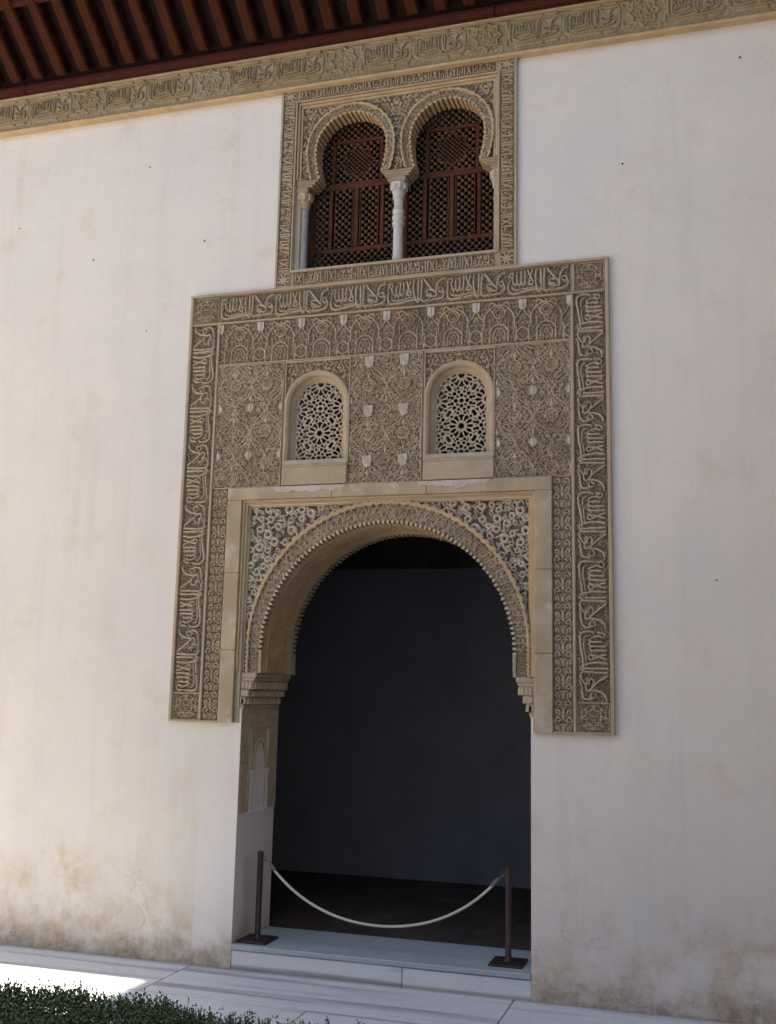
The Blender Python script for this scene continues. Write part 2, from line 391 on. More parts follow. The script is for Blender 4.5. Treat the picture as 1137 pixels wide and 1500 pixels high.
WARM_BLOCK = simple('warm_added_block', (.52, .44, .35), (.44, .37, .29), 2, .9, .3, .01, 20)
TILE = simple('terracotta_roof', (.36, .18, .10), (.26, .13, .08), 6, .9, .4, .01, 30)
m_, nt_, P_ = nodes('boxwood_leaf'); n_ = N(nt_)
q_ = n_.noise(n_.pos(), 9, 5, .7); q2_ = n_.noise(n_.pos(), 120, 2, .5)
c_ = n_.mix(n_.ramp(q_, .35, .65), (.032, .062, .016), (.066, .105, .024)); c_ = n_.mix(n_.ramp(q2_, .5, .68), c_, (.125, .145, .045))
n_.set(P_.inputs['Base Color'], c_); P_.inputs['Roughness'].default_value = .42
P_.inputs['Transmission Weight'].default_value = 0.0; LEAF = m_
TWIG = simple('boxwood_twig', (.10, .075, .05), (.07, .05, .035), 30, .9, .3, .003, 80)
SOIL = simple('dark_soil', (.10, .075, .05), (.07, .05, .035), 8, .95, .5, .02, 40)

# ================================================================== the setting
WT = .735                                       # thickness of the facade wall
b = MB(); b.box(-200, 200, -200, 200, -.5, -.06); b.build('courtyard_ground', EARTH)['kind'] = 'structure'
b = MB(); b.box(-25, 3.34, -18, -3.4, -.059, -.008); b.build('courtyard_pavement', PALE)['kind'] = 'structure'
b = MB(); b.box(-25, 3.34, -3.39, -1.62, -.059, -.03); b.build('hedge_bed', SOIL)['kind'] = 'structure'
# marble paving slabs in two strips along the wall
pav = bpy.data.objects.new('marble_pavement', None); COL.objects.link(pav); pav['kind'] = 'structure'
random.seed(3)
for (ya, yb, xs) in ((-.79, .0, [-9, -6.6, -4.1, -1.465, 1.05, 3.34]), (-1.61, -.796, [-9, -7.4, -5.0, -2.55, -.2, 2.1, 3.34])):
    for xa, xb in zip(xs[:-1], xs[1:]):
        s_ = MB(); dz = random.uniform(-.0015, .0015); s_.box(xa + .005, xb - .005, ya + .005, yb - .004, -.055, dz, bev=.003)
        s_.build('marble_slab', SLAB, pav)
b = MB(); b.box(-9, 3.34, -1.61, 0, -.0575, -.012); b.build('joint_mortar', simple('joint_mortar', (.26, .23, .20), (.2, .18, .16), 20), pav)

# facade wall with its openings
def wall_grid(xs, zs, y0, y1, holes):
    mb = MB(); ok = {}
    def hole(i, k):
        cx, cz = (xs[i] + xs[i + 1]) / 2, (zs[k] + zs[k + 1]) / 2
        return any(a < cx < c and d < cz < e for a, c, d, e in holes)
    for i in range(len(xs) - 1):
        for k in range(len(zs) - 1): ok[i, k] = not hole(i, k)
    for (i, k), v in ok.items():
        if not v: continue
        xa, xb, za, zb = xs[i], xs[i + 1], zs[k], zs[k + 1]
        mb.add([(xa, y0, za), (xb, y0, za), (xb, y0, zb), (xa, y0, zb)], [(0, 1, 2, 3)], 0)
        mb.add([(xa, y1, za), (xb, y1, za), (xb, y1, zb), (xa, y1, zb)], [(3, 2, 1, 0)], 1)
        for di, dk, p, q in ((-1, 0, (xa, zb), (xa, za)), (1, 0, (xb, za), (xb, zb)), (0, -1, (xa, za), (xb, za)), (0, 1, (xb, zb), (xa, zb))):
            if not ok.get((i + di, k + dk), False):
                mb.add([(p[0], y0, p[1]), (q[0], y0, q[1]), (q[0], y1, q[1]), (p[0], y1, p[1])], [(3, 2, 1, 0)], 0)
    return mb
XL, XR = -1.139, 1.167
holes = [(XL, XR, -.06, 1.95), (-1.16, 1.185, 1.95, 3.585), (-.834, -.324, 3.93, 4.668), (.355, .865, 3.93, 4.668), (-.85, .905, 5.585, 7.13)]
xs = sorted({-9.0, 4.0} | {h[0] for h in holes} | {h[1] for h in holes}); zs = sorted({-.06, 8.3} | {h[2] for h in holes} | {h[3] for h in holes})
wall = thing('plastered_wall', 'tall whitewashed courtyard wall with brown damp stains along its foot, pierced by the arched doorway', 'wall')
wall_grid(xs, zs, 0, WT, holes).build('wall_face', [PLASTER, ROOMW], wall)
for (x, z) in ((-2.276, 6.719), (-2.794, 5.887), (-1.689, 5.95), (-2.206, 5.17), (2.491, 2.94), (1.887, 6.197), (-3.61, 6.281), (2.778, 6.955)):
    b = MB(); r = random.uniform(.005, .008); b.prism([(x + r * math.cos(a), z + r * random.uniform(.7, 1.2) * math.sin(a)) for a in np.linspace(0, 2 * PI, 9)[:-1]], -.006, .01)
    b.build('iron_nail', IRON, wall)
b = MB(); cx, cz = -1.985, .30
b.prism([(cx + .088 * math.cos(a) + random.uniform(-.004, .004), cz + .095 * math.sin(a) + random.uniform(-.004, .004)) for a in np.linspace(0, 2 * PI, 29)[:-1]], -.004, .01)
tag(b.build('plaster_plug', simple('cream_patch', (.68, .60, .49), (.64, .57, .47), 9, .9, .2, .003, 40), wall), 'round cream repair patch low on the wall')

# rooms behind the wall
room = thing('inner_room', 'dim empty room seen through the arched doorway, grey back wall under a dark timber frieze', 'room')
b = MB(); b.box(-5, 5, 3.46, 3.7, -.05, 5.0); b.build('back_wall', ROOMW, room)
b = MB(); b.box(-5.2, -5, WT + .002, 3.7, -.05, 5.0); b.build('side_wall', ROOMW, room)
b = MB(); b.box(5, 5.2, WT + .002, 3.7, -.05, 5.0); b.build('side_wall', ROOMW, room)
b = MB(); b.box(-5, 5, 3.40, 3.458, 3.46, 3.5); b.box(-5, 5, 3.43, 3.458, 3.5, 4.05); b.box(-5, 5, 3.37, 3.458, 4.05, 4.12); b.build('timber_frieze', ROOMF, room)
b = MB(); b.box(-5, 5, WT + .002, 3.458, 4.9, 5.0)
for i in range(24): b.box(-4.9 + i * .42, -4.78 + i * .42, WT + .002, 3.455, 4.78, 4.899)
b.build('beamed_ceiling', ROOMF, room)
b = MB(); b.box(-5, 5, WT - .02, 3.459, .02, .168)
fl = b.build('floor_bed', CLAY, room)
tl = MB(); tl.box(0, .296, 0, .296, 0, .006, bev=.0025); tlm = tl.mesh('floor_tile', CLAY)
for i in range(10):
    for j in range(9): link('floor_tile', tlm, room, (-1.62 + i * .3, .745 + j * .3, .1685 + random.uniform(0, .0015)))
up = thing('upper_room', 'dark upper room glimpsed through the wooden window screens', 'room')
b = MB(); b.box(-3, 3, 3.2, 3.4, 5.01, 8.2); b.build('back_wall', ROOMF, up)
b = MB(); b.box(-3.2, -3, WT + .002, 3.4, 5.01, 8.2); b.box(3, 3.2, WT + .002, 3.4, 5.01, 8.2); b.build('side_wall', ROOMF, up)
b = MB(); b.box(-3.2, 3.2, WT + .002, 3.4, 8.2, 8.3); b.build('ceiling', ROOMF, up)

# roof, then unseen blocks added around the court to cast shade and bounce light
b = MB()
sl = [(-.92, 8.33), (-.92, 8.40), (3.9, 10.4), (3.9, 10.3)]
vs = [(x, y, z) for x in (-9.2, 3.355) for y, z in sl]
b.add(vs, [(0, 1, 2, 3), (7, 6, 5, 4), (0, 4, 5, 1), (1, 5, 6, 2), (2, 6, 7, 3), (3, 7, 4, 0)])
tag(b.build('tiled_roof', TILE), 'terracotta roof slope above the carved wooden eaves', 'roof')
b = MB(); b.box(3.36, 16, -2.45, -.0, -.06, 13.7); b.box(4.01, 16, .0, 14, -.06, 13.7); tag(b.build('shade_block_right', WARM_BLOCK), 'unseen masonry block added at the right end of the wall to cast shade', 'shade block')  # added block, height set by the wanted shadow edge on the paving
b = MB(); b.box(3.36, 16, -20, -2.452, -.06, 19.8); tag(b.build('shade_block_tall', COOL), 'tall unseen block added right of the court to shade the hedge', 'shade block')  # added block, tall enough to keep the hedge in shade
b = MB(); b.box(-26, -13, -12, 3, -.06, 11); tag(b.build('bounce_wing', WARM_BLOCK), 'unseen sunlit wing added at the far left to bounce warm light', 'shade block')  # added for warm bounce onto the left of the wall
b = MB(); b.box(-25, 3.3, -26, -18.01, -.06, 11); tag(b.build('sky_block_wing', COOL), 'unseen wing added across the court to block low sky light', 'shade block')  # added to cut low sky light reaching the wall and room

# ================================================================== doorway step
step = thing('marble_step', 'pale blue-white marble step spanning the foot of the arched doorway', 'step')
b = MB(); b.box(XL + .002, XR - .002, -.012, WT - .03, .138, .178, bev=.006); b.build('tread_slab', STEPM, step)
b = MB(); b.box(XL + .002, .22, .003, .12, -.05, .133, bev=.003); b.build('riser_slab', SLAB, step)
b = MB(); b.box(.226, XR - .002, .004, .12, -.05, .131, bev=.003); b.build('riser_slab', SLAB, step)
b = MB(); b.box(XL + .01, XR - .01, .03, WT - .04, -.05, .137); b.build('mortar_bed', simple('brown_mortar', (.20, .15, .11), (.15, .11, .08), 20), step)

# ================================================================== carved motifs
HAND = random.Random(17)
def motto(R, x0, z0, w, h, r, top):
    """the carved Nasrid motto, waw at the right end, the divine name at the left"""
    T = lambda pts: [(x0 + u * w + HAND.gauss(0, .0016), z0 + v * h + HAND.gauss(0, .0016)) for u, v in pts]
    S = lambda pts, k=1.0, tp=1.0: R.stroke(T(pts), [r * q for q in k] if hasattr(k, '__len__') else r * k, top * tp)
    S([(.565, .13), (.52, .16), (.40, .125), (.26, .07), (.13, .03), (.05, .06), (.017, .2), (.012, .42), (.03, .56)], [.8, 1.1, 1.25, 1.2, 1.1, .7])
    S([(.50, .27), (.38, .235), (.25, .19), (.14, .17), (.085, .24), (.075, .36)], [.5, .8, .8, .8, .5], .9)
    S([(.02, .66), (.035, .86), (.075, .93), (.10, .82), (.07, .72), (.045, .78)], [.9, .8, .7])
    S([(.10, .82), (.085, .66), (.10, .50), (.125, .40), (.15, .44), (.155, .58)], [.8, .9, .8])
    S([(.155, .82), (.155, .56), (.17, .40), (.20, .39), (.215, .5)], [1, .9, .8])
    S([(.225, .94), (.22, .6), (.232, .41), (.26, .39), (.278, .48)], [1, .9, .8])
    S([(.285, .97), (.285, .42)], 1.0)
    S([(.335, .98), (.36, .74), (.415, .47), (.405, .37), (.365, .37), (.352, .46), (.385, .52)], [1, .95, .8])
    S([(.40, .98), (.375, .70), (.335, .40)], [1, .9])
    S([(.465, .99), (.455, .62), (.475, .25), (.50, .09), (.535, .05), (.565, .12)], [1.1, 1, .9])
    S([(.545, 1.0), (.545, .2)], 1.1)
    S([(.60, 1.0), (.595, .55), (.585, .2), (.60, .06), (.66, .05), (.72, .13), (.775, .24)], [1.1, 1, .9, .8])
    S([(.775, .50), (.725, .54), (.685, .46), (.70, .37), (.755, .33), (.735, .27), (.675, .31)], [.7, .9, .8])
    S([(.645, .99), (.69, .83), (.76, .60), (.835, .40), (.845, .27), (.80, .22), (.76, .27)], [1.15, 1, .85])
    S([(.985, .98), (.925, .93), (.875, .80), (.85, .60), (.845, .45)], [.8, 1.2, .9])
    S([(.875, .52), (.905, .60), (.945, .58), (.955, .47), (.92, .40), (.885, .44)], [.8, .9])
    S([(.955, .47), (.975, .32), (.955, .17), (.88, .10), (.78, .06), (.70, .02)], [1, 1.1, 1, .6])
def kufic(R, x0, z0, w, h, r, top, v):
    T = lambda pts: [(x0 + u * w, z0 + q * h) for u, q in pts]; S = lambda p, k=1.0: R.stroke(T(p), r * k, top)
    S([(.03, .05), (.03, .98)]); S([(.10, .05), (.10, .98)])
    S([(.16, .97), (.22, .55), (.28, .08)]); S([(.30, .97), (.24, .55), (.17, .1)]); S([(.36, .05), (.36, .98)])
    S([(.41, .08), (.47, .08), (.49, .30), (.45, .42), (.42, .30)]); S([(.49, .1), (.55, .08), (.56, .5)]); S([(.60, .08), (.60, .62)])
    S([(.54, .95), (.56, .75), (.62, .72), (.65, .86), (.61, .94)]); S([(.60, .1), (.68, .08), (.69, .4)])
    if v: S([(.72, .06), (.72, .98)]); S([(.76, .97), (.83, .1)]); S([(.86, .97), (.78, .1)]); S([(.91, .06), (.91, .98)]); S([(.95, .1), (.985, .12), (.985, .5)])
    else: S([(.73, .1), (.80, .08), (.82, .3), (.77, .38)]); S([(.86, .05), (.86, .98)]); S([(.73, .9), (.78, .62), (.82, .9)]); S([(.91, .08), (.97, .1), (.975, .45), (.92, .5)])

LETTER = simple('raised_stucco_lettering', (.50, .41, .29), (.43, .35, .24), 7, .88, .3, .002, 90, c=(.50, .42, .32), cs=2.2)
M2 = [STUCCO, GROUND, INFILL]; ML = M2 + [LETTER]
# --- inscription unit
LU, HU = .4935, .222
INSCV = []
for v_ in range(3):      # three castings, differently worn
    R = Relief(LU, HU, .0033); R.scrolls(.034, .010, 5 + v_, .0038)
    motto(R, .004, .016, LU - .008, HU - .032, .0067, .027); R.H[R.H < .002] = 0
    for k in range(5):
        cx, cz, r = HAND.uniform(0, LU), HAND.uniform(0, HU), HAND.uniform(.008, .022); d_ = np.hypot(R.x[None, :] - cx, R.z[:, None] - cz)
        R.H = np.where(d_ < r, np.minimum(R.H, .006 + .02 * (d_ / r) ** 2), R.H)
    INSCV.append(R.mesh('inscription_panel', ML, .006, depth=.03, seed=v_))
# --- corner squares
R = Relief(.235, .222, .0033); R.frame(.008, .016)
c = (.1175, .111)
for k in range(8):
    a = k * PI / 4; R.stroke([(c[0] + .09 * math.cos(a), c[1] + .09 * math.sin(a)), (c[0] + .055 * math.cos(a + .4), c[1] + .055 * math.sin(a + .4)), (c[0] + .09 * math.cos(a + .8), c[1] + .09 * math.sin(a + .8))], .004, .015)
R.ring(c, .055, .0035, .015); R.ring(c, .092, .0035, .014); R.scrolls(.030, .011, 8, .0036, mirror=True)
CORN = R.mesh('corner_panel', M2, .005, depth=.03)
# --- scroll tile of the narrow band
TW, TH = .150, .2345
R = Relief(TW, TH, .003); cx = TW / 2
for (zz, rr, off, up_) in ((.200, .0315, .034, 1), (.138, .024, .047, -1), (.080, .0315, .040, 1), (.024, .022, .048, -1)):
    for sg in (-1, 1):
        R.spiral((cx + sg * off, zz), rr * .82, PI / 2 - sg * up_ * 2.2, sg * up_ * 5.9, .0066, .019, .30, dot=False)
        R.stroke([(cx + sg * .004, zz - .05), (cx + sg * .014, zz - .03), (cx + sg * (off - rr * .4), zz - rr * .9)], .0042, .0125)
R.scrolls(.03, .008, 14, .004, mirror=True)
R.leaf((cx, .115), PI / 2, .055, .010, .019); R.leaf((cx, .002), PI / 2, .04, .008, .016); R.disk((cx, .102), .009, .016)
SCRL = R.mesh('scroll_panel', M2, .004, depth=.02)
# --- arcade frieze unit
AW, AH = .3712, .355
R = Relief(AW, AH, .0036); cx = AW / 2
R.scrolls(.036, .009, 11, .0040, mirror=True)
def lobed(cx, z0, rad, top, wd):
    pts = [(cx + rad * 1.02, z0)]
    for a in np.linspace(0, PI, 25): pts.append((cx + rad * (1 + .05 * abs(math.sin(a * 4))) * math.cos(a), z0 + .055 + rad * 1.18 * math.sin(a)))
    pts.append((cx - rad * 1.02, z0)); R.stroke(pts, wd, top, smooth=False)
lobed(cx, .12, .120, .019, .0055); lobed(cx, .02, .072, .019, .005); lobed(cx, .02, .045, .014, .004)
for q in (-.135, -.072, .072, .135): R.stroke([(cx + q, 0.0), (cx + q, .20 if abs(q) < .1 else .14)], .005, .018)
for q in np.arange(-.12, .13, .03): R.stroke([(cx + q, .02), (cx + q + .012, .035), (cx + q, .05)], .004, .016)
R.ring((cx, .255), .046, .0055, .020); R.ring((cx, .255), .026, .004, .014)
for sg in (-1, 1):
    R.stroke([(cx + sg * .046, .255), (cx + sg * .08, .30), (cx + sg * .06, .34), (cx + sg * .02, .315)], .005, .018)
    R.ring((cx + sg * AW / 2, .07), .05, .005, .017); R.stroke([(cx + sg * .12, .20), (cx + sg * .16, .235), (cx + sg * .18, .29)], .005, .016)
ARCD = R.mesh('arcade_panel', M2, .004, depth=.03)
# --- net panels of the upper field
def net_panel(name, W, H, cells, ox, oz, px, pz, seed, shields):
    R = Relief(W, H, .0034); R.scrolls(.030, .011, seed, .0037); R.scrolls(.045, .0145, seed + 1, .0040)
    for i in range(-2, int(W / px) + 3):
        for j in range(-2, int(H / pz) + 3):
            for st in (0, 1):
                mx, mz = ox + (i + .5 * st) * px, oz + (j + .5 * st) * pz
                for sg in (-1, 1):      # ogival net
                    R.stroke([(mx, mz - pz * .5), (mx + sg * px * .16, mz - pz * .36), (mx + sg * px * .40, mz - pz * .24), (mx + sg * px * .5, mz)], .0040, .0135, n=5)
                    R.stroke([(mx + sg * px * .5, mz), (mx + sg * px * .36, mz + pz * .20), (mx + sg * px * .13, mz + pz * .34), (mx, mz + pz * .5)], .0040, .0135, n=5)
                    R.stroke([(mx, mz - pz * .34), (mx + sg * px * .22, mz - pz * .14), (mx + sg * px * .30, mz + pz * .02), (mx + sg * px * .12, mz + pz * .22), (mx, mz + pz * .36)], .0036, .0115, n=5)
                if not st:
                    R.disk((mx, mz), .044, .003) if False else None
                    R.ring((mx, mz), .046, .005, .018); R.ring((mx, mz), .030, .0035, .013)
                    for k in range(6): R.disk((mx + .017 * math.cos(k * PI / 3), mz + .017 * math.sin(k * PI / 3)), .0065, .013)
                    R.leaf((mx, mz + .062), PI / 2, .062, .013, .020)
                    R.leaf((mx - .004, mz + .075), PI * .72, .026, .007, .017); R.leaf((mx + .004, mz + .075), PI * .28, .026, .007, .017)
                else:
                    R.leaf((mx, mz + .055), PI / 2, .06, .012, .020)
                    R.ring((mx, mz), .036, .004, .016)
    R.frame(.008, .016); return R.mesh(name, M2, .0045, depth=.03)
SEB = net_panel('net_panel', .603, 1.055, None, .168, .879 - .0, .287, .401, 21, False)
SHP = net_panel('shield_panel', .614, 1.055, None, .17, .40, .295, .405, 33, True)

# ================================================================== the carved portal
P0 = 0.0
portal = thing('carved_portal', 'square carved stucco surround of the doorway, with Arabic inscription bands and a scrollwork arch', 'portal')
YB = -.012                                     # bed plane of the carved slabs
b = MB()
b.box(-1.768, -1.478, -.006, .0015, 1.84, 5.425); b.box(1.48, 1.772, -.006, .0015, 1.84, 5.425); b.box(-1.477, 1.479, -.006, .0015, 3.60, 5.425)
# openings for the lattice windows are cut by building the bed in strips
b = MB()
for (xa, xb, za, zb) in ((-1.768, -1.16, 1.84, 3.59), (1.186, 1.772, 1.84, 3.59), (-1.768, 1.772, 3.591, 3.928), (-1.768, -.836, 3.93, 4.668), (-.322, .353, 3.93, 4.668), (.867, 1.772, 3.93, 4.668), (-1.768, 1.772, 4.67, 5.425)):
    b.box(xa, xb, -.011, .001, za, zb)
b.build('stucco_bed', FRAME, portal)
def strip(xa, xb, za, zb, y=-.040, mat=FRAME, name='moulding', bev=.005, y1=-.0115):
    q = MB(); q.box(xa, xb, y, y1, za, zb, bev=bev); return q.build(name, mat, portal)
strip(-1.768, -1.740, 1.838, 5.412); strip(1.744, 1.772, 1.838, 5.412); strip(-1.772, 1.776, 5.413, 5.432, -.045)
strip(-1.739, -1.330, 1.836, 1.852); strip(1.334, 1.743, 1.836, 1.852)
strip(-1.500, -1.478, 1.853, 5.158); strip(1.480, 1.502, 1.853, 5.158); strip(-1.739, 1.743, 5.159, 5.175)
for k in range(6):
    link('inscription_panel', INSCV[(k * 2 + 1) % 3], portal, (-1.480 + k * .4935, YB, 5.182), scale=(.4935 / LU * .995, 1, 1))
LV = (5.158 - 2.068) / 6
for k in range(6):
    link('inscription_panel', INSCV[k % 3], portal, (-1.505, YB, 2.070 + k * LV), (0, -PI / 2, 0), (LV / LU * .995, 1, 1.04))
    link('inscription_panel', INSCV[(k + 2) % 3], portal, (1.507, YB, 5.156 - k * LV), (0, PI / 2, 0), (LV / LU * .995, 1, 1.04))
for (x, z) in ((-1.738, 5.182), (1.506, 5.182), (-1.738, 1.853), (1.506, 1.853)):
    link('corner_panel', CORN, portal, (x, YB, z), scale=(.99 if x > 0 else 1, 1, 1 if z > 3 else .93))
strip(-1.739, -1.501, 2.060, 2.068, -.03, bev=.002); strip(1.503, 1.743, 2.060, 2.068, -.03, bev=.002)
for k in range(8):
    link('arcade_panel', ARCD, portal, (-1.4765 + k * .3695, YB, 4.803), scale=(.3690 / AW, 1, 1))
    for sg in ((0,) if k else ()):
        pass
# white trefoil bosses hanging between the little arches
for k in range(9):
    x = -1.4765 + k * .3695; q = MB(); h = .029
    xa, xb = (-h if k > 0 else 0.004), (h if k < 8 else -.004)
    pol = [(x + xa, 5.152), (x + xa, 5.10)] + [(x + max(xa, min(xb, h * math.cos(a))), 5.10 + .034 * math.sin(a)) for a in np.linspace(PI * 1.02, 2 * PI * .99, 9)] + [(x + xb, 5.10), (x + xb, 5.152)]
    q.prism(pol, YB - .020, YB + .002); q.bar((x - .0001, 5.07), (x, 5.15), .006, YB - .027, YB - .021)
    q.build('white_boss', WHITE, portal)
strip(-1.477, 1.479, 4.790, 4.802, -.034, bev=.003)
for (x, w) in ((-1.4765, .598), (.886, .592)):
    link('net_panel', SEB, portal, (x, YB, 3.733), scale=(w / .603, 1, 1))
    for i in range(3):
        for j in range(2):
            cx = x + (.168 + (i - .5) * .287) * w / .603; cz = 3.733 + .879 - .2005 - j * .401
            if i == 0: cx = max(cx, x + .006)
            if i == 2: cx = min(cx, x + w - .006)
            q = MB(); a0, a1 = ((-PI / 2, PI / 2) if i == 0 else (PI / 2, 1.5 * PI) if i == 2 else (0, 2 * PI))
            pol = [(cx + .027 * math.cos(a), cz - .004 + .030 * math.sin(a)) for a in np.linspace(a0, a1, 18)[:(18 if i != 1 else 17)]]
            q.prism(pol, YB - .021, YB + .002)
            if i == 1: q.bar((cx, cz - .03), (cx, cz + .025), .006, YB - .027, YB - .0215)
            q.build('white_boss', WHITE, portal)
link('shield_panel', SHP, portal, (-.304, YB, 3.733))
for (x, z) in ((-.138, 4.733), (.157, 4.733), (-.138, 4.322), (.157, 4.322), (-.138, 3.912), (.157, 3.912)):
    h = MB(); w = .037
    h.prism([(x - w, z + .045), (x - w, z)] + [(x + w * math.cos(a) * (1 - .25 * abs(math.sin(a)) ** 2), z + .050 * math.sin(a)) for a in np.linspace(PI * 1.08, PI * 1.92, 9)] + [(x + w, z), (x + w, z + .045)], YB - .020, YB + .002)
    so = h.build('shield', WHITE, portal)
    h = MB(); h.bar((x - .036, z + .040), (x + .030, z - .040), .024, YB - .026, YB - .0205); h.build('shield_bend', STUCCO, so)
# narrow bands of scroll tiles
for k in range(8):
    link('scroll_panel', SCRL, portal, (-1.476, YB, 1.852 + k * .2345), scale=(.95, 1, 1))
    link('scroll_panel', SCRL, portal, (1.337, YB, 1.852 + k * .2345), scale=(.95, 1, 1))
# plain ochre frame round the arch
FRB = simple('patched_ochre_plaster', (.49, .385, .255), (.37, .285, .185), 3, .9, .4, .005, 40, c=(.52, .44, .34), cs=5.5, lo=.3, hi=.62)
for (za, zb, y) in ((1.838, 2.41, -.0445), (2.412, 3.03, -.0455), (3.032, 3.628, -.045)):
    strip(-1.329, -1.2, za, zb, y, FRB, 'plain_frame'); strip(1.205, 1.333, za + .0, zb, y + .0005, FRB, 'plain_frame')
for (xa, xb, y) in ((-1.329, -.42, -.045), (-.4185, .36, -.0455), (.3615, 1.333, -.0445)): strip(xa, xb, 3.629, 3.730, y, FRB, 'plain_frame')
rp_ = random.Random(5)
for (xa, xb) in ((-.93, -.30), (.29, .86)):      # torn edge of the plaster under each window block
    q = MB(); up_ = [(x, 3.7285) for x in np.linspace(xb, xa, 5)]; lo_ = [(x, 3.700 - rp_.uniform(0, .022) - .018 * math.exp(-((x - (xa + xb) / 2 - .03) / .05) ** 2)) for x in np.linspace(xa + .02, xb - .03, 24)]
    q.prism(lo_ + up_, -.0485, -.044); q.build('torn_plaster', WHITE, portal)
# stepped inner moulding
for (d, y) in ((0, -.026), (.02, -.008), (.038, .012)):
    xa, xb, zt = -1.199 + d, 1.204 - d, 3.628 - d; w = .0185
    q = MB(); q.box(xa, xa + w, y, .06, 2.24, zt, bev=.003); q.build('inner_moulding', OCHRE, portal)
    q = MB(); q.box(xb - w, xb, y, .06, 2.24, zt, bev=.003); q.build('inner_moulding', OCHRE, portal)
    q = MB(); q.box(xa + w + .0005, xb - w - .0005, y, .06, zt - w, zt, bev=.003); q.build('inner_moulding', OCHRE, portal)

# --- the arch
ACX, RI, ZI, RE, ZE, ZS = .02, 1.033, 2.40, 1.128, 2.45, 2.236
def arc_pts(R_, zc, t, fr=None):
    """t in 0..1 from left foot to right foot; straight legs then a semicircle"""
    leg = .10; t = np.asarray(t, float); a = PI * (1 - np.clip((t - leg) / (1 - 2 * leg), 0, 1))
    x = ACX + R_ * np.cos(a); z = zc + R_ * np.sin(a)
    lo = np.clip(t / leg, 0, 1); hi = np.clip((1 - t) / leg, 0, 1)
    z = np.where(t < leg, ZS + (zc - ZS) * lo, np.where(t > 1 - leg, ZS + (zc - ZS) * hi, z)); return x, z
NT = 121; tt = np.linspace(0, 1, NT); xi, zi = arc_pts(RI, ZI, tt)
# arch body: block between the opening and the rectangular recess
b = MB(); bx0, bx1, bz1 = -1.159, 1.184, 3.584
def out_pt(x, z):
    dx, dz = x - ACX, z - ZI
    if dz <= 0: return (bx0 if dx < 0 else bx1, z)
    k = min(((bx1 - ACX) if dx > 0 else (bx0 - ACX)) / dx if abs(dx) > 1e-6 else 1e9, (bz1 - ZI) / dz); return (ACX + dx * k, ZI + dz * k)
ou = [out_pt(x, z) for x, z in zip(xi, zi)]
FY = .05
for y, rv in ((FY, False), (WT - .001, True)):
    for i in range(NT - 1):
        q = [(xi[i], y, zi[i]), (xi[i + 1], y, zi[i + 1]), (ou[i + 1][0], y, ou[i + 1][1]), (ou[i][0], y, ou[i][1])]
        b.add(q, [(3, 2, 1, 0)] if not rv else [(0, 1, 2, 3)], 0)
for i in range(NT - 1):
    for (cx_, cz_) in ((bx0, bz1), (bx1, bz1)):       # the two corners of the recess
        (xa, za), (xc, zb) = ou[i], ou[i + 1]
        if abs(xa - xc) > 1e-5 and abs(za - zb) > 1e-5 and min(abs(cx_ - xa), abs(cx_ - xc)) < .09:
            b.add([(xa, FY, za), (cx_, FY, cz_), (xc, FY, zb)], [(0, 2, 1)]); y_ = WT - .001
            b.add([(xa, y_, za), (cx_, y_, cz_), (xc, y_, zb)], [(0, 1, 2)])
    b.add([(xi[i], FY, zi[i]), (xi[i + 1], FY, zi[i + 1]), (xi[i + 1], WT - .001, zi[i + 1]), (xi[i], WT - .001, zi[i])], [(3, 2, 1, 0)])
b.build('arch_body', GROUND, portal)
# carved soffit between the two toothed edges
R = Relief(1.0, 1.0, .01); R.nx = 420; R.nz = 74; R.x = np.linspace(0, 4.05, R.nx); R.z = np.linspace(0, WT - .001, R.nz); R.w, R.h = 4.05, WT; R.dx = 4.05 / 419; R.dz = WT / 73
R.H = np.zeros((R.nz, R.nx)); R.scrolls(.055, .009, 44, .009, rect=(0, 4.05, .17, WT - .17))
for zz in (.10, .155, WT - .155, WT - .10): R.stroke([(0, zz), (4.05, zz)], .011, .013, smooth=False)
def soff(X, Z, H):
    x, z = arc_pts(RI - .001, ZI, X / 4.05); dx, dz = x - ACX, np.maximum(z - ZI, 0); L = np.hypot(dx, dz)
    return np.stack([x - dx / L * H, Z + .0005, z - dz / L * H], -1)
me = R.mesh('arch_soffit', [OCHRE, OCHRE], .004, place=soff); link('arch_soffit', me, portal)
# archivolt: carved face with a scalloped golden rim
L_ = 4.2; R = Relief(L_, .135, .0042); R.scrolls(.026, .008, 55, .0038)
for i in range(int(L_ / .052)):
    for q in (-1, 1): R.stroke([(i * .052, .045 - q * .042), (i * .052 + .026, .045), (i * .052 + .052, .045 + q * .042)], .003, .011, smooth=False)
XX, ZZ = np.meshgrid(R.x, R.z); SC = .106 + .013 * np.abs(np.sin(XX * PI / .068)); rim = (ZZ > .083 + .006 * np.abs(np.sin(XX * PI / .068)))
R.H[rim] = .028 - 12 * (ZZ[rim] - .100) ** 2
def arcv(X, Z, H):
    xa, za = arc_pts(RI, ZI, X / L_); xb, zb = arc_pts(RE, ZE, X / L_); f = Z / .098
    return np.stack([xa + (xb - xa) * f, .016 - H, za + (zb - za) * f], -1)
rimq = None
keep = lambda X, Z: Z <= .106 + .013 * np.abs(np.sin(X * PI / .068))
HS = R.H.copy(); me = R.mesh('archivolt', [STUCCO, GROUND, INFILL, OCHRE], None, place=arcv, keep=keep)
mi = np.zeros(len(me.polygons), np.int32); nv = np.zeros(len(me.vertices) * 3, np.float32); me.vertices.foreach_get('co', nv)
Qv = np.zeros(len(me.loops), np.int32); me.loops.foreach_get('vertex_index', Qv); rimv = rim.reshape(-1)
lv = np.where(rimv, 3, np.where(HS.reshape(-1) < .0035, 1, np.where(HS.reshape(-1) < .0085, 2, 0))); mi = lv[Qv.reshape(-1, 4)[:, 0]].astype(np.int32) if len(rimv) == len(me.vertices) else mi
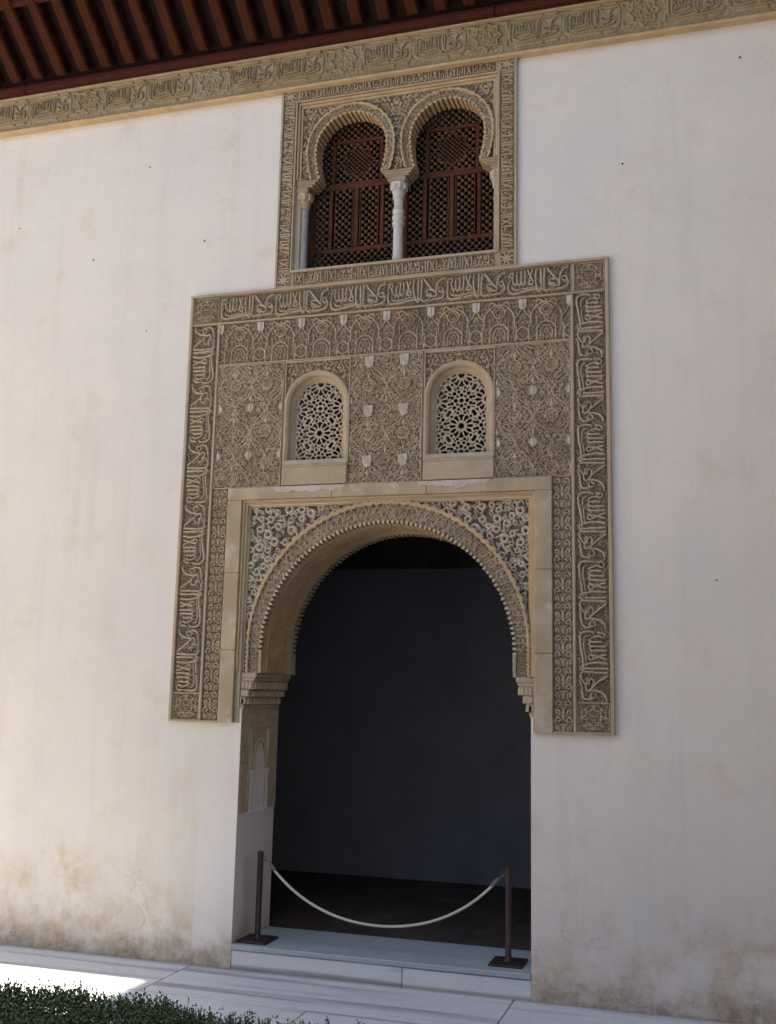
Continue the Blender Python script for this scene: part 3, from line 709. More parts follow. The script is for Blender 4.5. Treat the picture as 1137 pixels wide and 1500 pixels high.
me.polygons.foreach_set('material_index', mi); link('archivolt', me, portal)
# wall of the archivolt back to the arch body, then the teeth
def ring_band(R0, Z0, R1, Z1, y0, y1, mat, name):
    q = MB(); xa, za = arc_pts(R0, Z0, tt); xb, zb = arc_pts(R1, Z1, tt)
    for i in range(NT - 1):
        for (X, Z, fl) in ((xa, za, 0), (xb, zb, 1)):
            f = [(X[i], y0, Z[i]), (X[i + 1], y0, Z[i + 1]), (X[i + 1], y1, Z[i + 1]), (X[i], y1, Z[i])]
            q.add(f, [(0, 1, 2, 3) if fl else (3, 2, 1, 0)], 0, True)
    for i in (0, NT - 1):
        q.add([(xa[i], y1, za[i]), (xb[i], y1, zb[i]), (xb[i], y0, zb[i]), (xa[i], y0, za[i])], [(0, 1, 2, 3)])
    return q.build(name, mat, portal)
ring_band(RI, ZI, RE + .008, ZE, .0155, FY, STUCCO, 'archivolt_edge')
def teeth(name, y0, y1, n, rin, mat, hw=.0115):
    q = MB()
    for k in range(n):
        t = (k + .5) / n; xa, za = arc_pts(RI, ZI, t); xb, zb = arc_pts(RI, ZI, t + .001)
        d = np.array([xb - xa, zb - za]); d /= np.hypot(*d); nn = np.array([d[1], -d[0]])
        p = np.array([xa, za]); j = rin * random.uniform(.85, 1.1)
        a_, b_ = p - nn * .004 - d * hw, p - nn * .004 + d * hw; c_, d_ = p + nn * j + d * hw * .75, p + nn * j - d * hw * .75
        vs = [(u[0], y, u[1]) for y in (y0, y1) for u in (a_, b_, c_, d_)]
        q.add(vs, [(0, 1, 2, 3), (7, 6, 5, 4), (0, 4, 5, 1), (1, 5, 6, 2), (2, 6, 7, 3), (3, 7, 4, 0)])
    return tag(q.build(name, mat, portal), kind='stuff')
teeth('tooth_fringe', -.002, .085, 104, .022, STUCCO); teeth('tooth_fringe', WT - .085, WT + .004, 104, .022, FRAME)
# spandrels of deep scrollwork
def spandrel(x0, x1, z0, z1, seed):
    R = Relief(x1 - x0, z1 - z0, .0038); rng = random.Random(seed); pl = []
    for k_ in range(9000):
        r = rng.uniform(.030, .050) if k_ < 1500 else rng.uniform(.017, .030); c = (rng.uniform(0, R.w), rng.uniform(0, R.h))
        wx, wz = c[0] + x0, c[1] + z0
        if math.hypot(wx - ACX, max(0, wz - ZE)) < RE: continue
        if all(math.hypot(c[0] - p[0], c[1] - p[1]) > (r + p[2]) * .90 for p in pl): pl.append((*c, r))
    for i, (cx, cz, r) in enumerate(pl):
        tp = .034 * rng.uniform(.72, 1.0); sg = rng.choice((-1, 1)); a0 = rng.uniform(0, 6.28)
        R.spiral((cx, cz), r * .70, a0, sg * 6.1, r * .30, tp, .62, .45, dot=False)
        for q in range(2):
            a1 = a0 + q * rng.uniform(1.5, 3.5); R.leaf((cx + r * .75 * math.cos(a1), cz + r * .75 * math.sin(a1)), a1 - sg * 1.1, r * 1.2, r * .24, tp * .85)
        p = sorted(pl, key=lambda p: (p[0] - cx) ** 2 + (p[1] - cz) ** 2)[min(2, len(pl) - 1)]
        R.stroke([(cx + r * .6, cz), ((cx + p[0]) / 2 + .01, (cz + p[1]) / 2 - .01), (p[0], p[1] + p[2] * .6)], .006, .020)
    keep = lambda X, Z: np.hypot(X + x0 - ACX, np.maximum(Z + z0 - ZE, 0)) > RE - .02
    me = R.mesh('spandrel_scrollwork', [SPANDREL, GROUND], .006, keep=keep)
    link('spandrel_scrollwork', me, portal, (x0, FY - .003, z0))
spandrel(-1.142, -.16, 2.62, 3.572, 61); spandrel(.20, 1.147, 2.62, 3.572, 77)
# imposts of stalactite work
def impost(sg, x):
    ip = MB()
    tiers = ((1.945, 1.985, .012), (1.986, 2.045, .030), (2.046, 2.105, .058), (2.106, 2.170, .088), (2.171, 2.195, .100), (2.196, 2.236, .112))
    for q, (za, zb, pr) in enumerate(tiers):
        xa, xb = (x - .03, x + pr) if sg > 0 else (x - pr, x + .03)
        ip.box(xa, xb, .004, WT - .004, za, zb, bev=.004)
    o = ip.build('impost', FRAME, portal)
    cells = MB(); n = 12
    for q, (za, zb, pr) in enumerate(tiers[1:4]):
        for k in range(n):
            y = .03 + (WT - .06) * (k + .5 * (q % 2) + .25) / n; w = (WT - .06) / n * .36; xo = x + sg * (pr - .004)
            pts = [(y - w, za), (y - w, zb - .02), (y, zb - .002), (y + w, zb - .02), (y + w, za)]
            vs = [(xo, a, z) for a, z in pts] + [(xo + sg * .018, a * .6 + y * .4, z) for a, z in pts]
            fs = [(5, 6, 7, 8, 9)] + [(i, (i + 1) % 5, 5 + (i + 1) % 5, 5 + i) for i in range(5)]
            cells.add(vs, fs)
        for k in range(3):        # cells on the front face
            cxx = x + sg * (pr * (k + .5) / 3 - .01); w = .010
            cells.prism([(cxx - w, za + .004), (cxx + w, za + .004), (cxx + w, zb - .02), (cxx, zb - .004), (cxx - w, zb - .02)], -.006, .0045)
    tag(cells.build('stalactite_cells', STUCCO, o), kind='stuff')
    st = MB(); xa, xb = (x - .075, x - .031) if sg > 0 else (x + .031, x + .055)
    st.box(xa, xb, -.012, .05, 1.945, 2.238, bev=.004); st.build('impost_block', FRAME, o)
impost(1, XL); impost(-1, XR)

# ================================================================== niche in the left jamb
niche = thing('wall_niche', 'small carved pointed niche of pale marble set in the left jamb of the doorway', 'niche')
def jamb(mb_fn): pass
JX = XL
q = MB()    # panel slabs round the niche, standing on the jamb plane x = JX, facing +x
def jbox(q, ya, yb, za, zb, pr, dep=.0, bev=.002): q.box(JX - dep, JX + pr, ya, yb, za, zb, bev=bev)
# carved side strips and head
def jrelief(name, ya, yb, za, zb, seed, pitch=.03):
    R = Relief(yb - ya, zb - za, .004); R.scrolls(pitch, .008, seed, .004); R.frame(.006, .009)
    me = R.mesh(name, [SPANDREL, INFILL, STUCCO], .003, place=lambda X, Z, H: np.stack([JX + .004 + H, ya + X, za + Z], -1)); link(name, me, niche)
jrelief('carved_strip', .012, .15, 1.14, 1.944, 71); jrelief('carved_strip', .585, .725, 1.14, 1.944, 73); jrelief('carved_head', .152, .583, 1.80, 1.944, 74)
q = MB(); q.box(JX + .001, JX + .003, .005, .73, 1.13, 1.935)
q = MB(); jbox(q, .151, .166, 1.14, 1.797, .016); jbox(q, .569, .584, 1.14, 1.797, .016); jbox(q, .167, .568, 1.782, 1.797, .016); q.build('niche_frame', FRAME, niche)
# pointed arch plate with stalactite edge
NC = .368; hw = .135
def narch(t):    # pointed outline, t 0..1
    if t <= .5: k = t / .5; return (NC - hw * math.cos(k * PI / 2) ** .8, 1.46 + .24 * math.sin(k * PI / 2) ** 1.15)
    y, z = narch(1 - t); return (2 * NC - y, z)
prof = [narch(t) for t in np.linspace(0, 1, 33)]
q = MB()
for i in range(32):
    (ya, za), (yb, zb) = prof[i], prof[i + 1]
    q.add([(JX + .010, ya, za), (JX + .010, yb, zb), (JX + .010, yb, 1.782), (JX + .010, ya, 1.782)], [(0, 1, 2, 3)])
    q.add([(JX + .010, ya, za), (JX + .010, yb, zb), (JX - .13, yb, zb), (JX - .13, ya, za)], [(3, 2, 1, 0)])
for k in range(14):
    t = (k + .7) / 14.4; y, z = narch(t); q.box(JX - .03, JX + .026, y - .013, y + .013, z - .022, z + .026, bev=.005)
q.build('pointed_arch', STUCCO, niche)
for (ya, yb) in ((.167, NC - hw), (NC + hw, .568)):
    q = MB(); q.box(JX - .19, JX + .008, ya, yb, 1.14, 1.46); q.build('niche_pier', SPANDREL, niche)
for y in (NC - hw - .03, NC + hw + .022):
    q = MB(); q.lathe([(.017, 0), (.020, .012), (.013, .02), (.013, .235), (.018, .245), (.014, .252), (.016, .27), (.024, .31), (.024, .32)], 12, (JX + .012, y, 1.142)); q.build('colonnette', COLM, niche)
# alcove behind the plate (recess lined in marble)
q = MB()
n = 14; ring = [(JX - .13 * math.sin(a), NC - hw * math.cos(a)) for a in np.linspace(0, PI, n)]
for i in range(n - 1):
    (xa, ya), (xb, yb) = ring[i], ring[i + 1]
    q.add([(xa, ya, 1.14), (xb, yb, 1.14), (xb, yb, 1.72), (xa, ya, 1.72)], [(3, 2, 1, 0)], 0, True)
q.add([(x, y, 1.142) for x, y in ring], [tuple(range(n))]); q.add([(x, y, 1.72) for x, y in ring], [tuple(range(n))])
q.build('alcove', NICHEM, niche)
q = MB(); q.box(JX - .01, JX + .022, .155, .582, 1.125, 1.141, bev=.003); q.build('niche_sill', NICHEM, niche)

# ================================================================== lattice windows
def girih_mask(W, H, cell, arch=True):
    nx, nz = int(W / cell), int(H / cell); X = (np.arange(nx) + .5) * W / nx - W / 2; Z = (np.arange(nz) + .5) * H / nz
    X, Z = np.meshgrid(X, Z); solid = np.ones(X.shape, bool); a = W / 2; c0 = .235
    cs = [(m_1 * a, c0 + n_1 * .2075) for m_1 in (-1, 0, 1) for n_1 in range(-2, 4) if (m_1 + n_1) % 2 == 0]
    for (cx, cz) in cs:
        dx, dz = X - cx, Z - cz; r = np.hypot(dx, dz); th = np.arctan2(dz, dx); k = th / (2 * PI / 12)
        fr = (k - np.round(k)) * 2 * PI / 12; lx = r * np.cos(fr); lz = r * np.sin(fr)
        solid &= ~(r < .025 + .004 * np.cos(12 * th))
        pet = (np.abs(lz) < .0125 * np.sqrt(np.clip(1 - ((lx - .070) / .028) ** 2, 0, 1)) * (1 + .25 * (lx - .07) / .028)); solid &= ~pet
        fr2 = (k - .5 - np.round(k - .5)) * 2 * PI / 12; mx = r * np.cos(fr2); mz = r * np.sin(fr2)
        solid &= ~(np.hypot(mx - .109, mz) < .0125)
        solid &= ~(np.hypot(lx - .118, lz) < .0065)
    # fill what is left between the rosettes with small round holes
    dx_ = W / nx; inner = ((Z < H - a) & (np.abs(X) < a - .008)) | (np.hypot(X, Z - (H - a)) < a - .008)
    hp = ~solid; pd = np.pad(hp, 1); edge = hp & ~(pd[:-2, 1:-1] & pd[2:, 1:-1] & pd[1:-1, :-2] & pd[1:-1, 2:])
    ey, ex = np.nonzero(edge); py = np.stack([X[ey, ex], Z[ey, ex]], 1); D = np.full(X.shape, 9.)
    for k in range(0, len(py), 1): 
        if k % 2: continue
        w_ = 14; j0, j1, i0, i1 = max(0, ey[k] - w_), ey[k] + w_ + 1, max(0, ex[k] - w_), ex[k] + w_ + 1
        D[j0:j1, i0:i1] = np.minimum(D[j0:j1, i0:i1], np.hypot(X[j0:j1, i0:i1] - py[k, 0], Z[j0:j1, i0:i1] - py[k, 1]))
    D = np.minimum(D, np.where(Z < H - a, a - np.abs(X), a - np.hypot(X, Z - (H - a)))); D = np.minimum(D, Z); D[hp] = 0
    for _ in range(400):
        k = np.unravel_index(np.argmax(D), D.shape); d = D[k]
        if d < .0130: break
        r = min(.0160, d - .0068); px, pz = X[k], Z[k] - c0
        for m_1 in (-1, 0, 1):
            for n_1 in range(-2, 4):
                if (m_1 + n_1) % 2: continue
                for sx in (-1, 1):
                    for sz in (-1, 1):
                        ux, uz = sx * px + m_1 * a, c0 + sz * pz + n_1 * .2075
                        if abs(ux) > a + .02 or not -.02 < uz < H + .02: continue
                        dd = np.hypot(X - ux, Z - uz); solid &= ~(dd < r); D = np.minimum(D, np.abs(dd - r)); D[dd < r] = 0
    if arch: solid &= (Z < H - a) | (np.hypot(X, Z - (H - a)) < a)
    ed = (np.abs(X) > a - .008) | (Z < .008) | ((Z > H - a) & (np.hypot(X, Z - (H - a)) > a - .008)); return solid, ed
SO, ED = girih_mask(.412, .672, .0028); GMESH = []
def lattice_window(cx, label):
    t = thing('lattice_window', label, 'window', (cx, 0, 0), 'pierced plaster windows above the arch')
    W, Hh = .412, .672; hw = W / 2; z0 = 3.945; ow = .277; zs_ = z0 + Hh - hw
    so, ed = SO, ED; X, Z = np.meshgrid((np.arange(so.shape[1]) + .5) * W / so.shape[1] - hw, (np.arange(so.shape[0]) + .5) * Hh / so.shape[0])
    inside = (Z < Hh - hw) | (np.hypot(X, Z - (Hh - hw)) < hw); m = (so | ed) & inside
    me = GMESH[0] if GMESH else pierced('pierced_lattice', m, -hw, z0, W / so.shape[1], Hh / so.shape[0], .052, .072, [GIRIH]); GMESH.append(me); link('pierced_lattice', me, t)
    # splayed arched frame
    q = MB(); A = np.linspace(0, PI, 33)
    inn = [(-hw, z0)] + [(-hw * math.cos(a), zs_ + hw * math.sin(a)) for a in A] + [(hw, z0)]
    def off(d): return [(-hw - d, z0)] + [(-(hw + d) * math.cos(a), zs_ + (hw + d) * math.sin(a)) for a in A] + [(hw + d, z0)]
    rings = [(off(.0), .11), (off(.0), .050), (off(.028), .018), (off(.040), -.022), (off(.058), -.036), (off(.074), -.034), (off(.076), -.008)]
    for (p, ya), (p2, yb) in zip(rings[:-1], rings[1:]):
        for i in range(len(p) - 1):
            q.add([(p[i][0], ya, p[i][1]), (p[i + 1][0], ya, p[i + 1][1]), (p2[i + 1][0], yb, p2[i + 1][1]), (p2[i][0], yb, p2[i][1])], [(0, 1, 2, 3)], 0, True)
    q.build('arched_frame', FRAME, t)
    q = MB(); q.box(-hw - .073, hw + .073, -.038, .10, 3.905, 3.944, bev=.004); q.build('ledge', GIRIH, t)
    q = MB(); q.box(-.279, .279, -.050, -.0115, 3.737, 3.885, bev=.005); q.box(-.279, .279, -.044, -.0115, 3.886, 3.904, bev=.003); q.build('sill_block', FRAME, t)
    R = Relief(.556, .365, .0037); R.scrolls(.04, .014, 91, .0055, mirror=True)
    kp = lambda X, Z: np.hypot(X - .278, np.maximum(Z + 4.41 - zs_, 0)) > hw + .070
    me = R.mesh('spandrel_panel', M2, .005, keep=kp); link('spandrel_panel', me, t, (-.278, -.012, 4.41))
    q = MB(); q.box(-.284, .284, -.038, -.0115, 4.7705, 4.787, bev=.003)
    q.box(-.284, -.275, -.034, -.0115, 3.905, 4.770, bev=.002); q.box(.275, .284, -.034, -.0115, 3.905, 4.770, bev=.002); q.build('border_moulding', FRAME, t)
lattice_window(-.579, 'left arched window filled with pierced star lattice, between the net panel and the shields')
lattice_window(.610, 'right arched window filled with pierced star lattice, between the shields and the right net panel')

# ================================================================== twin window
tw = thing('twin_window', 'double horseshoe-arched window with slim marble columns in an inscribed stucco frame', 'window')
b = MB()
for (xa, xb, za, zb) in ((-1.0, -.852, 5.434, 7.25), (.907, 1.062, 5.434, 7.25), (-.851, .906, 5.434, 5.583), (-.851, .906, 7.132, 7.25)): b.box(xa, xb, -.008, .001, za, zb)
b.build('stucco_bed', FRAME, tw)
BL, BH = .30, .108
def kuf(v, seed):
    R = Relief(BL, BH, .003); R.scrolls(.026, .007, seed, .003); kufic(R, .002, .006, BL - .004, BH - .012, .0052, .017, v); return R.mesh('band_panel', ML, .004, depth=.02)
K1, K2 = kuf(1, 101), kuf(0, 102)
R = Relief(.108, .108, .003); c = (.054, .054)
for k in range(8): R.leaf((c[0] + .010 * math.cos(k * PI / 4 + .39), c[1] + .010 * math.sin(k * PI / 4 + .39)), k * PI / 4 + .39, .044, .0105, .017)
R.ring(c, .052, .0035, .013); R.frame(.005, .014); R.disk(c, .008, .018); FLW = R.mesh('flower_square', M2, .004, depth=.02)
def band(L, x, z, rot, n):
    for k in range(n):
        s_ = L / n / BL
        p = {0: (x + k * L / n, -.009, z), 1: (x, -.009, z + k * L / n), 2: (x, -.009, z - k * L / n)}[rot]
        link('band_panel', (K1, K2)[k % 2], tw, p, (0, (0, -PI / 2, PI / 2)[rot], 0), (s_ * .99, 1, 1))
band(1.725, -.842, 5.452, 0, 6); band(1.725, -.842, 7.137, 0, 6)
band(1.545, -.868, 5.578, 1, 5); band(1.545, .928, 7.122, 2, 5)
for (x, z) in ((-.976, 5.452), (-.976, 7.137), (.928, 5.452), (.928, 7.137)): link('flower_square', FLW, tw, (x, -.009, z))
q = MB()
for (xa, xb, za, zb) in ((-1.0, -.980, 5.434, 7.249), (1.042, 1.062, 5.434, 7.249), (-.9795, 1.0415, 5.434, 5.448), (-.864, -.850, 5.566, 7.12), (.908, .922, 5.566, 7.12), (-.864, .922, 7.121, 7.133)):
    q.box(xa, xb, -.030, -.0085, za, zb, bev=.003)
q.box(-.849, .907, -.034, .19, 5.564, 5.586, bev=.003)
q.build('band_moulding', FRAME, tw)
# golden inner moulding and recessed tympanum
q = MB()
for (d, y) in ((0, -.010), (.022, .006)):
    q.box(-.848 + d, .904 - d, y, .05, 7.098 - d, 7.119 - d, bev=.003)
    q.box(-.848 + d, -.829 + d, y, .05, 6.40, 7.097 - d, bev=.003); q.box(.885 - d, .904 - d, y, .05, 6.40, 7.097 - d, bev=.003)
q.build('inner_moulding', OCHRE, tw)
q = MB(); q.box(-.849, -.800, .006, .17, 5.587, 6.30); q.build('jamb_lining', FRAME, tw)
q = MB(); q.box(.872, .904, .006, .17, 5.587, 6.30); q.build('jamb_lining', FRAME, tw)
AC = (-.365, .475); AR, AZ, AE, AF = .324, 6.66, .396, 6.395
HLEG = .175
def hs(c, r, t):      # stilted horseshoe outline, t 0..1 left foot to right foot (t may be an array)
    t = np.asarray(t, float); a = PI * (1 - np.clip((t - HLEG) / (1 - 2 * HLEG), 0, 1)); x = r * np.cos(a); z = AZ + r * np.sin(a)
    k = np.where(t < HLEG, 1 - t / HLEG, np.where(t > 1 - HLEG, (t - 1 + HLEG) / HLEG, 0)); k = np.clip(k, 0, 1)
    return c + x - np.sign(x) *   .042 * k * k, z - (AZ - AF) * k
NTW = 73
# tympanum plate: columns of quads from the arch outline up / sideways to the frame
mid = (AC[0] + AC[1]) / 2
def plate(y, flip, mb):
    for ci, c in enumerate(AC):
        xa, xb = (-.806, mid) if ci == 0 else (mid, .864); zt = 7.078
        pts = [hs(c, AR, t) for t in np.linspace(0, 1, NTW)]
        def o(p):
            dx, dz = p[0] - c, p[1] - AZ
            if dz <= 1e-6: return (xa if dx < 0 else xb, p[1])
            k = min(((xb - c) if dx > 0 else (xa - c)) / dx if abs(dx) > 1e-6 else 1e9, (zt - AZ) / dz); return (c + dx * k, AZ + dz * k)
        ou_ = [o(p) for p in pts]
        for i in range(NTW - 1):
            v = [(pts[i][0], y, pts[i][1]), (pts[i + 1][0], y, pts[i + 1][1]), (ou_[i + 1][0], y, ou_[i + 1][1]), (ou_[i][0], y, ou_[i][1])]
            mb.add(v, [(0, 1, 2, 3) if flip else (3, 2, 1, 0)])
        for i in range(NTW - 1):
            (xp, zp), (xq, zq) = ou_[i], ou_[i + 1]
            if abs(xp - xq) > 1e-5 and abs(zp - zq) > 1e-5 and max(zp, zq) > zt - 1e-4:
                sx = xa if xp < c else xb; mb.add([(xp, y, zp), (sx, y, zt), (xq, y, zq)], [(0, 1, 2) if flip else (0, 2, 1)])
q = MB(); plate(.034, False, q); plate(.17, True, q)
for c in AC:
    pts = [hs(c, AR, t) for t in np.linspace(0, 1, NTW)]
    for i in range(NTW - 1): q.add([(pts[i][0], .034, pts[i][1]), (pts[i + 1][0], .034, pts[i + 1][1]), (pts[i + 1][0], .17, pts[i + 1][1]), (pts[i][0], .17, pts[i][1])], [(3, 2, 1, 0)], 0, True)
q.build('arch_body', GROUND, tw)
# carved filling between and beside the arches
R = Relief(1.67, .68, .004); R.scrolls(.042, .014, 121, .0056, mirror=True)
kp = lambda X, Z: np.minimum(np.hypot(X - .806 - AC[0], np.maximum(Z + 6.396 - AZ, 0)), np.hypot(X - .806 - AC[1], np.maximum(Z + 6.396 - AZ, 0))) > AE - .012
link('tympanum_carving', R.mesh('tympanum_carving', M2, .005, keep=kp), tw, (-.806, .031, 6.396))
for c in AC:      # archivolt with scalloped golden rim, and ribbed soffit
    L2 = PI * AR + 2 * (AZ - AF); R = Relief(L2, .088, .004); R.scrolls(.024, .008, 131, .0035)
    XX, ZZ = np.meshgrid(R.x, R.z); rim = ZZ > .052 + .004 * np.abs(np.sin(XX * PI / .055)); R.H[rim] = .024 - 14 * (ZZ[rim] - .066) ** 2
    def pl(X, Z, H, c=c):
        x, z = hs(c, AR + Z, X / L2); return np.stack([x, .012 - H, z], -1)
    HS = R.H.copy(); me = R.mesh('archivolt', [STUCCO, GROUND, INFILL, OCHRE], None, place=pl, keep=lambda X, Z: Z <= .068 + .012 * np.abs(np.sin(X * PI / .055)))
    Qv = np.zeros(len(me.loops), np.int32); me.loops.foreach_get('vertex_index', Qv)
    lv = np.where(rim, 3, np.where(HS < .0035, 1, np.where(HS < .007, 2, 0))).reshape(-1)
    if rim.size == len(me.vertices): me.polygons.foreach_set('material_index', lv[Qv.reshape(-1, 4)[:, 0]].astype(np.int32))
    ao = link('archivolt', me, tw)
    q = MB(); n = 36
    for k in range(n):
        t = (k + .5) / n; p0 = np.array(hs(c, AR, t)); d = np.array(hs(c, AR, t + .002)) - np.array(hs(c, AR, t - .002)); d /= np.hypot(*d); nn = np.array([d[1], -d[0]]); hw_ = L2 / n * .40
        pts = [tuple(p0 - nn * .003 - d * hw_), tuple(p0 - nn * .003 + d * hw_), tuple(p0 + nn * .015 + d * hw_ * .7), tuple(p0 + nn * .015 - d * hw_ * .7)]
        q.prism(pts, .004, .165)
    tag(q.build('ribbed_soffit', OCHRE, ao), kind='stuff')
    q = MB(); pts = [hs(c, AR + .001, t) for t in np.linspace(0, 1, NTW)]; p2 = [hs(c, AR + .078, t) for t in np.linspace(0, 1, NTW)]
    for i in range(NTW - 1):
        for P_a, fl in ((pts, 0), (p2, 1)):
            q.add([(P_a[i][0], .011, P_a[i][1]), (P_a[i + 1][0], .011, P_a[i + 1][1]), (P_a[i + 1][0], .034, P_a[i + 1][1]), (P_a[i][0], .034, P_a[i][1])], [(0, 1, 2, 3) if fl else (3, 2, 1, 0)], 0, True)
    for i in (0, NTW - 1): q.add([(pts[i][0], .011, pts[i][1]), (p2[i][0], .011, p2[i][1]), (p2[i][0], .034, p2[i][1]), (pts[i][0], .034, pts[i][1])], [(0, 1, 2, 3)])
    q.build('archivolt_edge', STUCCO, ao)
# columns with impost blocks
SHADED_COLM = marble_mat('shaded_side_column', (.42, .40, .37), (.36, .34, .32), (.28, .27, .26), (3, 3, 1), .6, .35)  # column marble darkened, the side columns' shade put into the colour
def column(x, full, yc=.062):
    q = MB(); w = .075 if full else .055
    s0 = 5.587
    prof_ = [(.062, 0), (.062, .02), (.050, .03), (.056, .045), (.048, .06), (.047, .32), (.049, .33), (.060, .335), (.060, .355), (.050, .36), (.050, .385), (.061, .39), (.061, .41), (.050, .415), (.050, .44), (.058, .445), (.058, .465), (.046, .47), (.046, .565)] if full else [(.058, 0), (.058, .02), (.048, .03), (.046, .06), (.045, .465), (.051, .47), (.051, .485), (.045, .49), (.045, .565)]
    prof_ = [(r_ * .86, z_) for r_, z_ in prof_]
    q.lathe(prof_, 24, (x, yc, s0))
    co = q.build('column', COLM if full else SHADED_COLM, tw)
    q = MB(); q.lathe([(.046, .5655), (.052, .57), (.048, .60), (.058, .625), (.052, .63), (.066, .665), (.060, .67), (.072, .70)], 16, (x, yc, s0))
    for k in range(8):
        a = k * PI / 4 + PI / 8; q.box(x + .060 * math.cos(a) - .012, x + .060 * math.cos(a) + .012, yc + .060 * math.sin(a) - .012, yc + .060 * math.sin(a) + .012, s0 + .64, s0 + .69, bev=.004)
    q.build('capital', COLM if full else STUCCO, co)
    q = MB(); q.box(x - w, x + w, -.004, .165, s0 + .702, s0 + .745, bev=.005)
    fl, fr_ = (.132, .138) if full else ((.055, .145) if x < 0 else (.150, .010))
    for i_ in range(3):      # stalactite corbel widening up to the arch feet
        k_ = (i_ + 1) / 3; e_ = .2 + .8 * k_; q.box(x - w - (fl - w) * e_ * (fl > w), x + w + (fr_ - w) * e_ * (fr_ > w), -.002 - .002 * i_, .166, s0 + .7455 + i_ * .0212, s0 + .7663 + i_ * .0212, bev=.006)
    q.build('impost_block', INFILL, co)
column(.055, True); column(-.792, False); column(.898, False, .066)

# ---- wooden screens behind the twin arches
def screen(cx, label):
    t = thing('window_screen', label, 'screen', (cx, .215, 0), 'wooden lattice screens in the twin window')
    z0, z1, hw = 5.59, 7.04, .415
    def fr(name, boxes, mat=SCREEN, y0=-.022, y1=.022):
        q = MB()
        for (xa, xb, za, zb) in boxes: q.box(xa, xb, y0, y1, za, zb, bev=.004)
        return q.build(name, mat, t)
    fr('outer_frame', [(-hw, -hw + .03, z0, z1), (hw - .03, hw, z0, z1), (-hw + .0305, hw - .0305, z0, z0 + .022), (-hw + .0305, hw - .0305, z1 - .03, z1)])
    fr('rail', [(-hw + .031, hw - .031, 5.80, 5.838)]); fr('rail', [(-hw + .031, hw - .031, 6.375, 6.413)])
    fr('stile', [(-.248, -.216, 5.839, 6.374)]); fr('stile', [(.216, .248, 5.839, 6.374)]); fr('stile', [(-.018, .018, 5.839, 6.374)])
    fr('inner_bead', [(-.200, -.186, 5.845, 6.37), (-.036, -.024, 5.845, 6.37), (.024, .036, 5.845, 6.37), (.186, .200, 5.845, 6.37)], y0=-.012, y1=.012)
    sq = fr('square_frame', [(-.232, -.202, 6.414, 6.83), (.202, .232, 6.414, 6.83), (-.2015, .2015, 6.80, 6.83), (-.2015, .2015, 6.414, 6.436)])
    # eight pointed star
    q = MB(); c = (0, 6.618); r = .150; v = []
    for k in range(16):
        a = k * PI / 8 + PI / 8; rr = r if k % 2 == 0 else r * .80; v.append((c[0] + rr * math.cos(a - PI / 8), c[1] + rr * math.sin(a - PI / 8)))
    for k in range(16): q.bar(v[k], v[(k + 1) % 16], .014, -.018 - .0003 * (k % 2), .014)
    for k in range(4):
        a = k * PI / 2; p = (c[0] + r * math.cos(a), c[1] + r * math.sin(a))
        for sg in (-1, 1):
            e = (c[0] + .198 * math.cos(a) - sg * .06 * math.sin(a), c[1] + .185 * math.sin(a) + sg * .06 * math.cos(a)); q.bar(p, e, .013, -.0165 - .0003 * sg, .012)
    q.build('star_frame', SCREEN, sq)
    # turned spindle lattice: diagonal bars with a knob at every crossing
    def lattice(xa, xb, za, zb, p, name, knob, skip=None, bw=.22, ce=.0036):
        nx, nz = max(8, int((xb - xa) / ce)), max(8, int((zb - za) / ce))
        X, Z = np.meshgrid(xa + (np.arange(nx) + .5) * (xb - xa) / nx, za + (np.arange(nz) + .5) * (zb - za) / nz)
        u, w = (X + Z) / p, (X - Z) / p; du, dw = np.abs(u - np.round(u)), np.abs(w - np.round(w))
        m = (du < bw / 2) | (dw < bw / 2)
        if skip is not None: m &= ~skip(X, Z)
        o = link(name, pierced(name, m, xa, za, (xb - xa) / nx, (zb - za) / nz, -.006, .008, [SCREEN]), t)
        o['kind'] = 'stuff'
        if not knob: return
        k = MB()
        for i in range(int((xa + za) / p) - 1, int((xb + zb) / p) + 2):
            for j in range(int((xa - zb) / p) - 1, int((xb - za) / p) + 2):
                x, z = (i + j) * p / 2, (i - j) * p / 2
                if not (xa + .005 < x < xb - .005 and za + .005 < z < zb - .005): continue
                if skip is not None and skip(np.array([x]), np.array([z]))[0]: continue
                r = knob; v = [(x + r * math.cos(a), -.008, z + r * math.sin(a)) for a in np.linspace(0, 2 * PI, 9)[:-1]] + [(x + .6 * r * math.cos(a), -.020, z + .6 * r * math.sin(a)) for a in np.linspace(0, 2 * PI, 9)[:-1]] + [(x, -.024, z)]
                k.add(v, [(i2, (i2 + 1) % 8, 8 + (i2 + 1) % 8, 8 + i2) for i2 in range(8)] + [(8 + i2, 8 + (i2 + 1) % 8, 16) for i2 in range(8)], 0, True)
        tag(k.build('turned_knobs', KNOB, o), kind='stuff')
    star = lambda X, Z: np.hypot(X - c[0], Z - c[1]) < .128
    lattice(-hw + .03, hw - .03, z0 + .02, 5.80, .060, 'spindle_lattice', .0150)
    lattice(-hw + .03, -.247, 5.84, 6.376, .060, 'spindle_lattice', .0150); lattice(.247, hw - .03, 5.84, 6.376, .060, 'spindle_lattice', .0150)
    lattice(-.186, -.036, 5.84, 6.376, .060, 'spindle_lattice', .0150); lattice(.036, .186, 5.84, 6.376, .060, 'spindle_lattice', .0150)
    lattice(-.203, .203, 6.43, 6.80, .060, 'spindle_lattice', .0150, star); lattice(-.128, .128, 6.49, 6.746, .040, 'fine_lattice', .008, lambda X, Z: ~star(X, Z), .30, .0024)
    lattice(-hw + .03, -.231, 6.41, z1 - .03, .060, 'spindle_lattice', .0150); lattice(.231, hw - .03, 6.41, z1 - .03, .060, 'spindle_lattice', .0150); lattice(-.2315, .2315, 6.83, z1 - .03, .060, 'spindle_lattice', .0150)
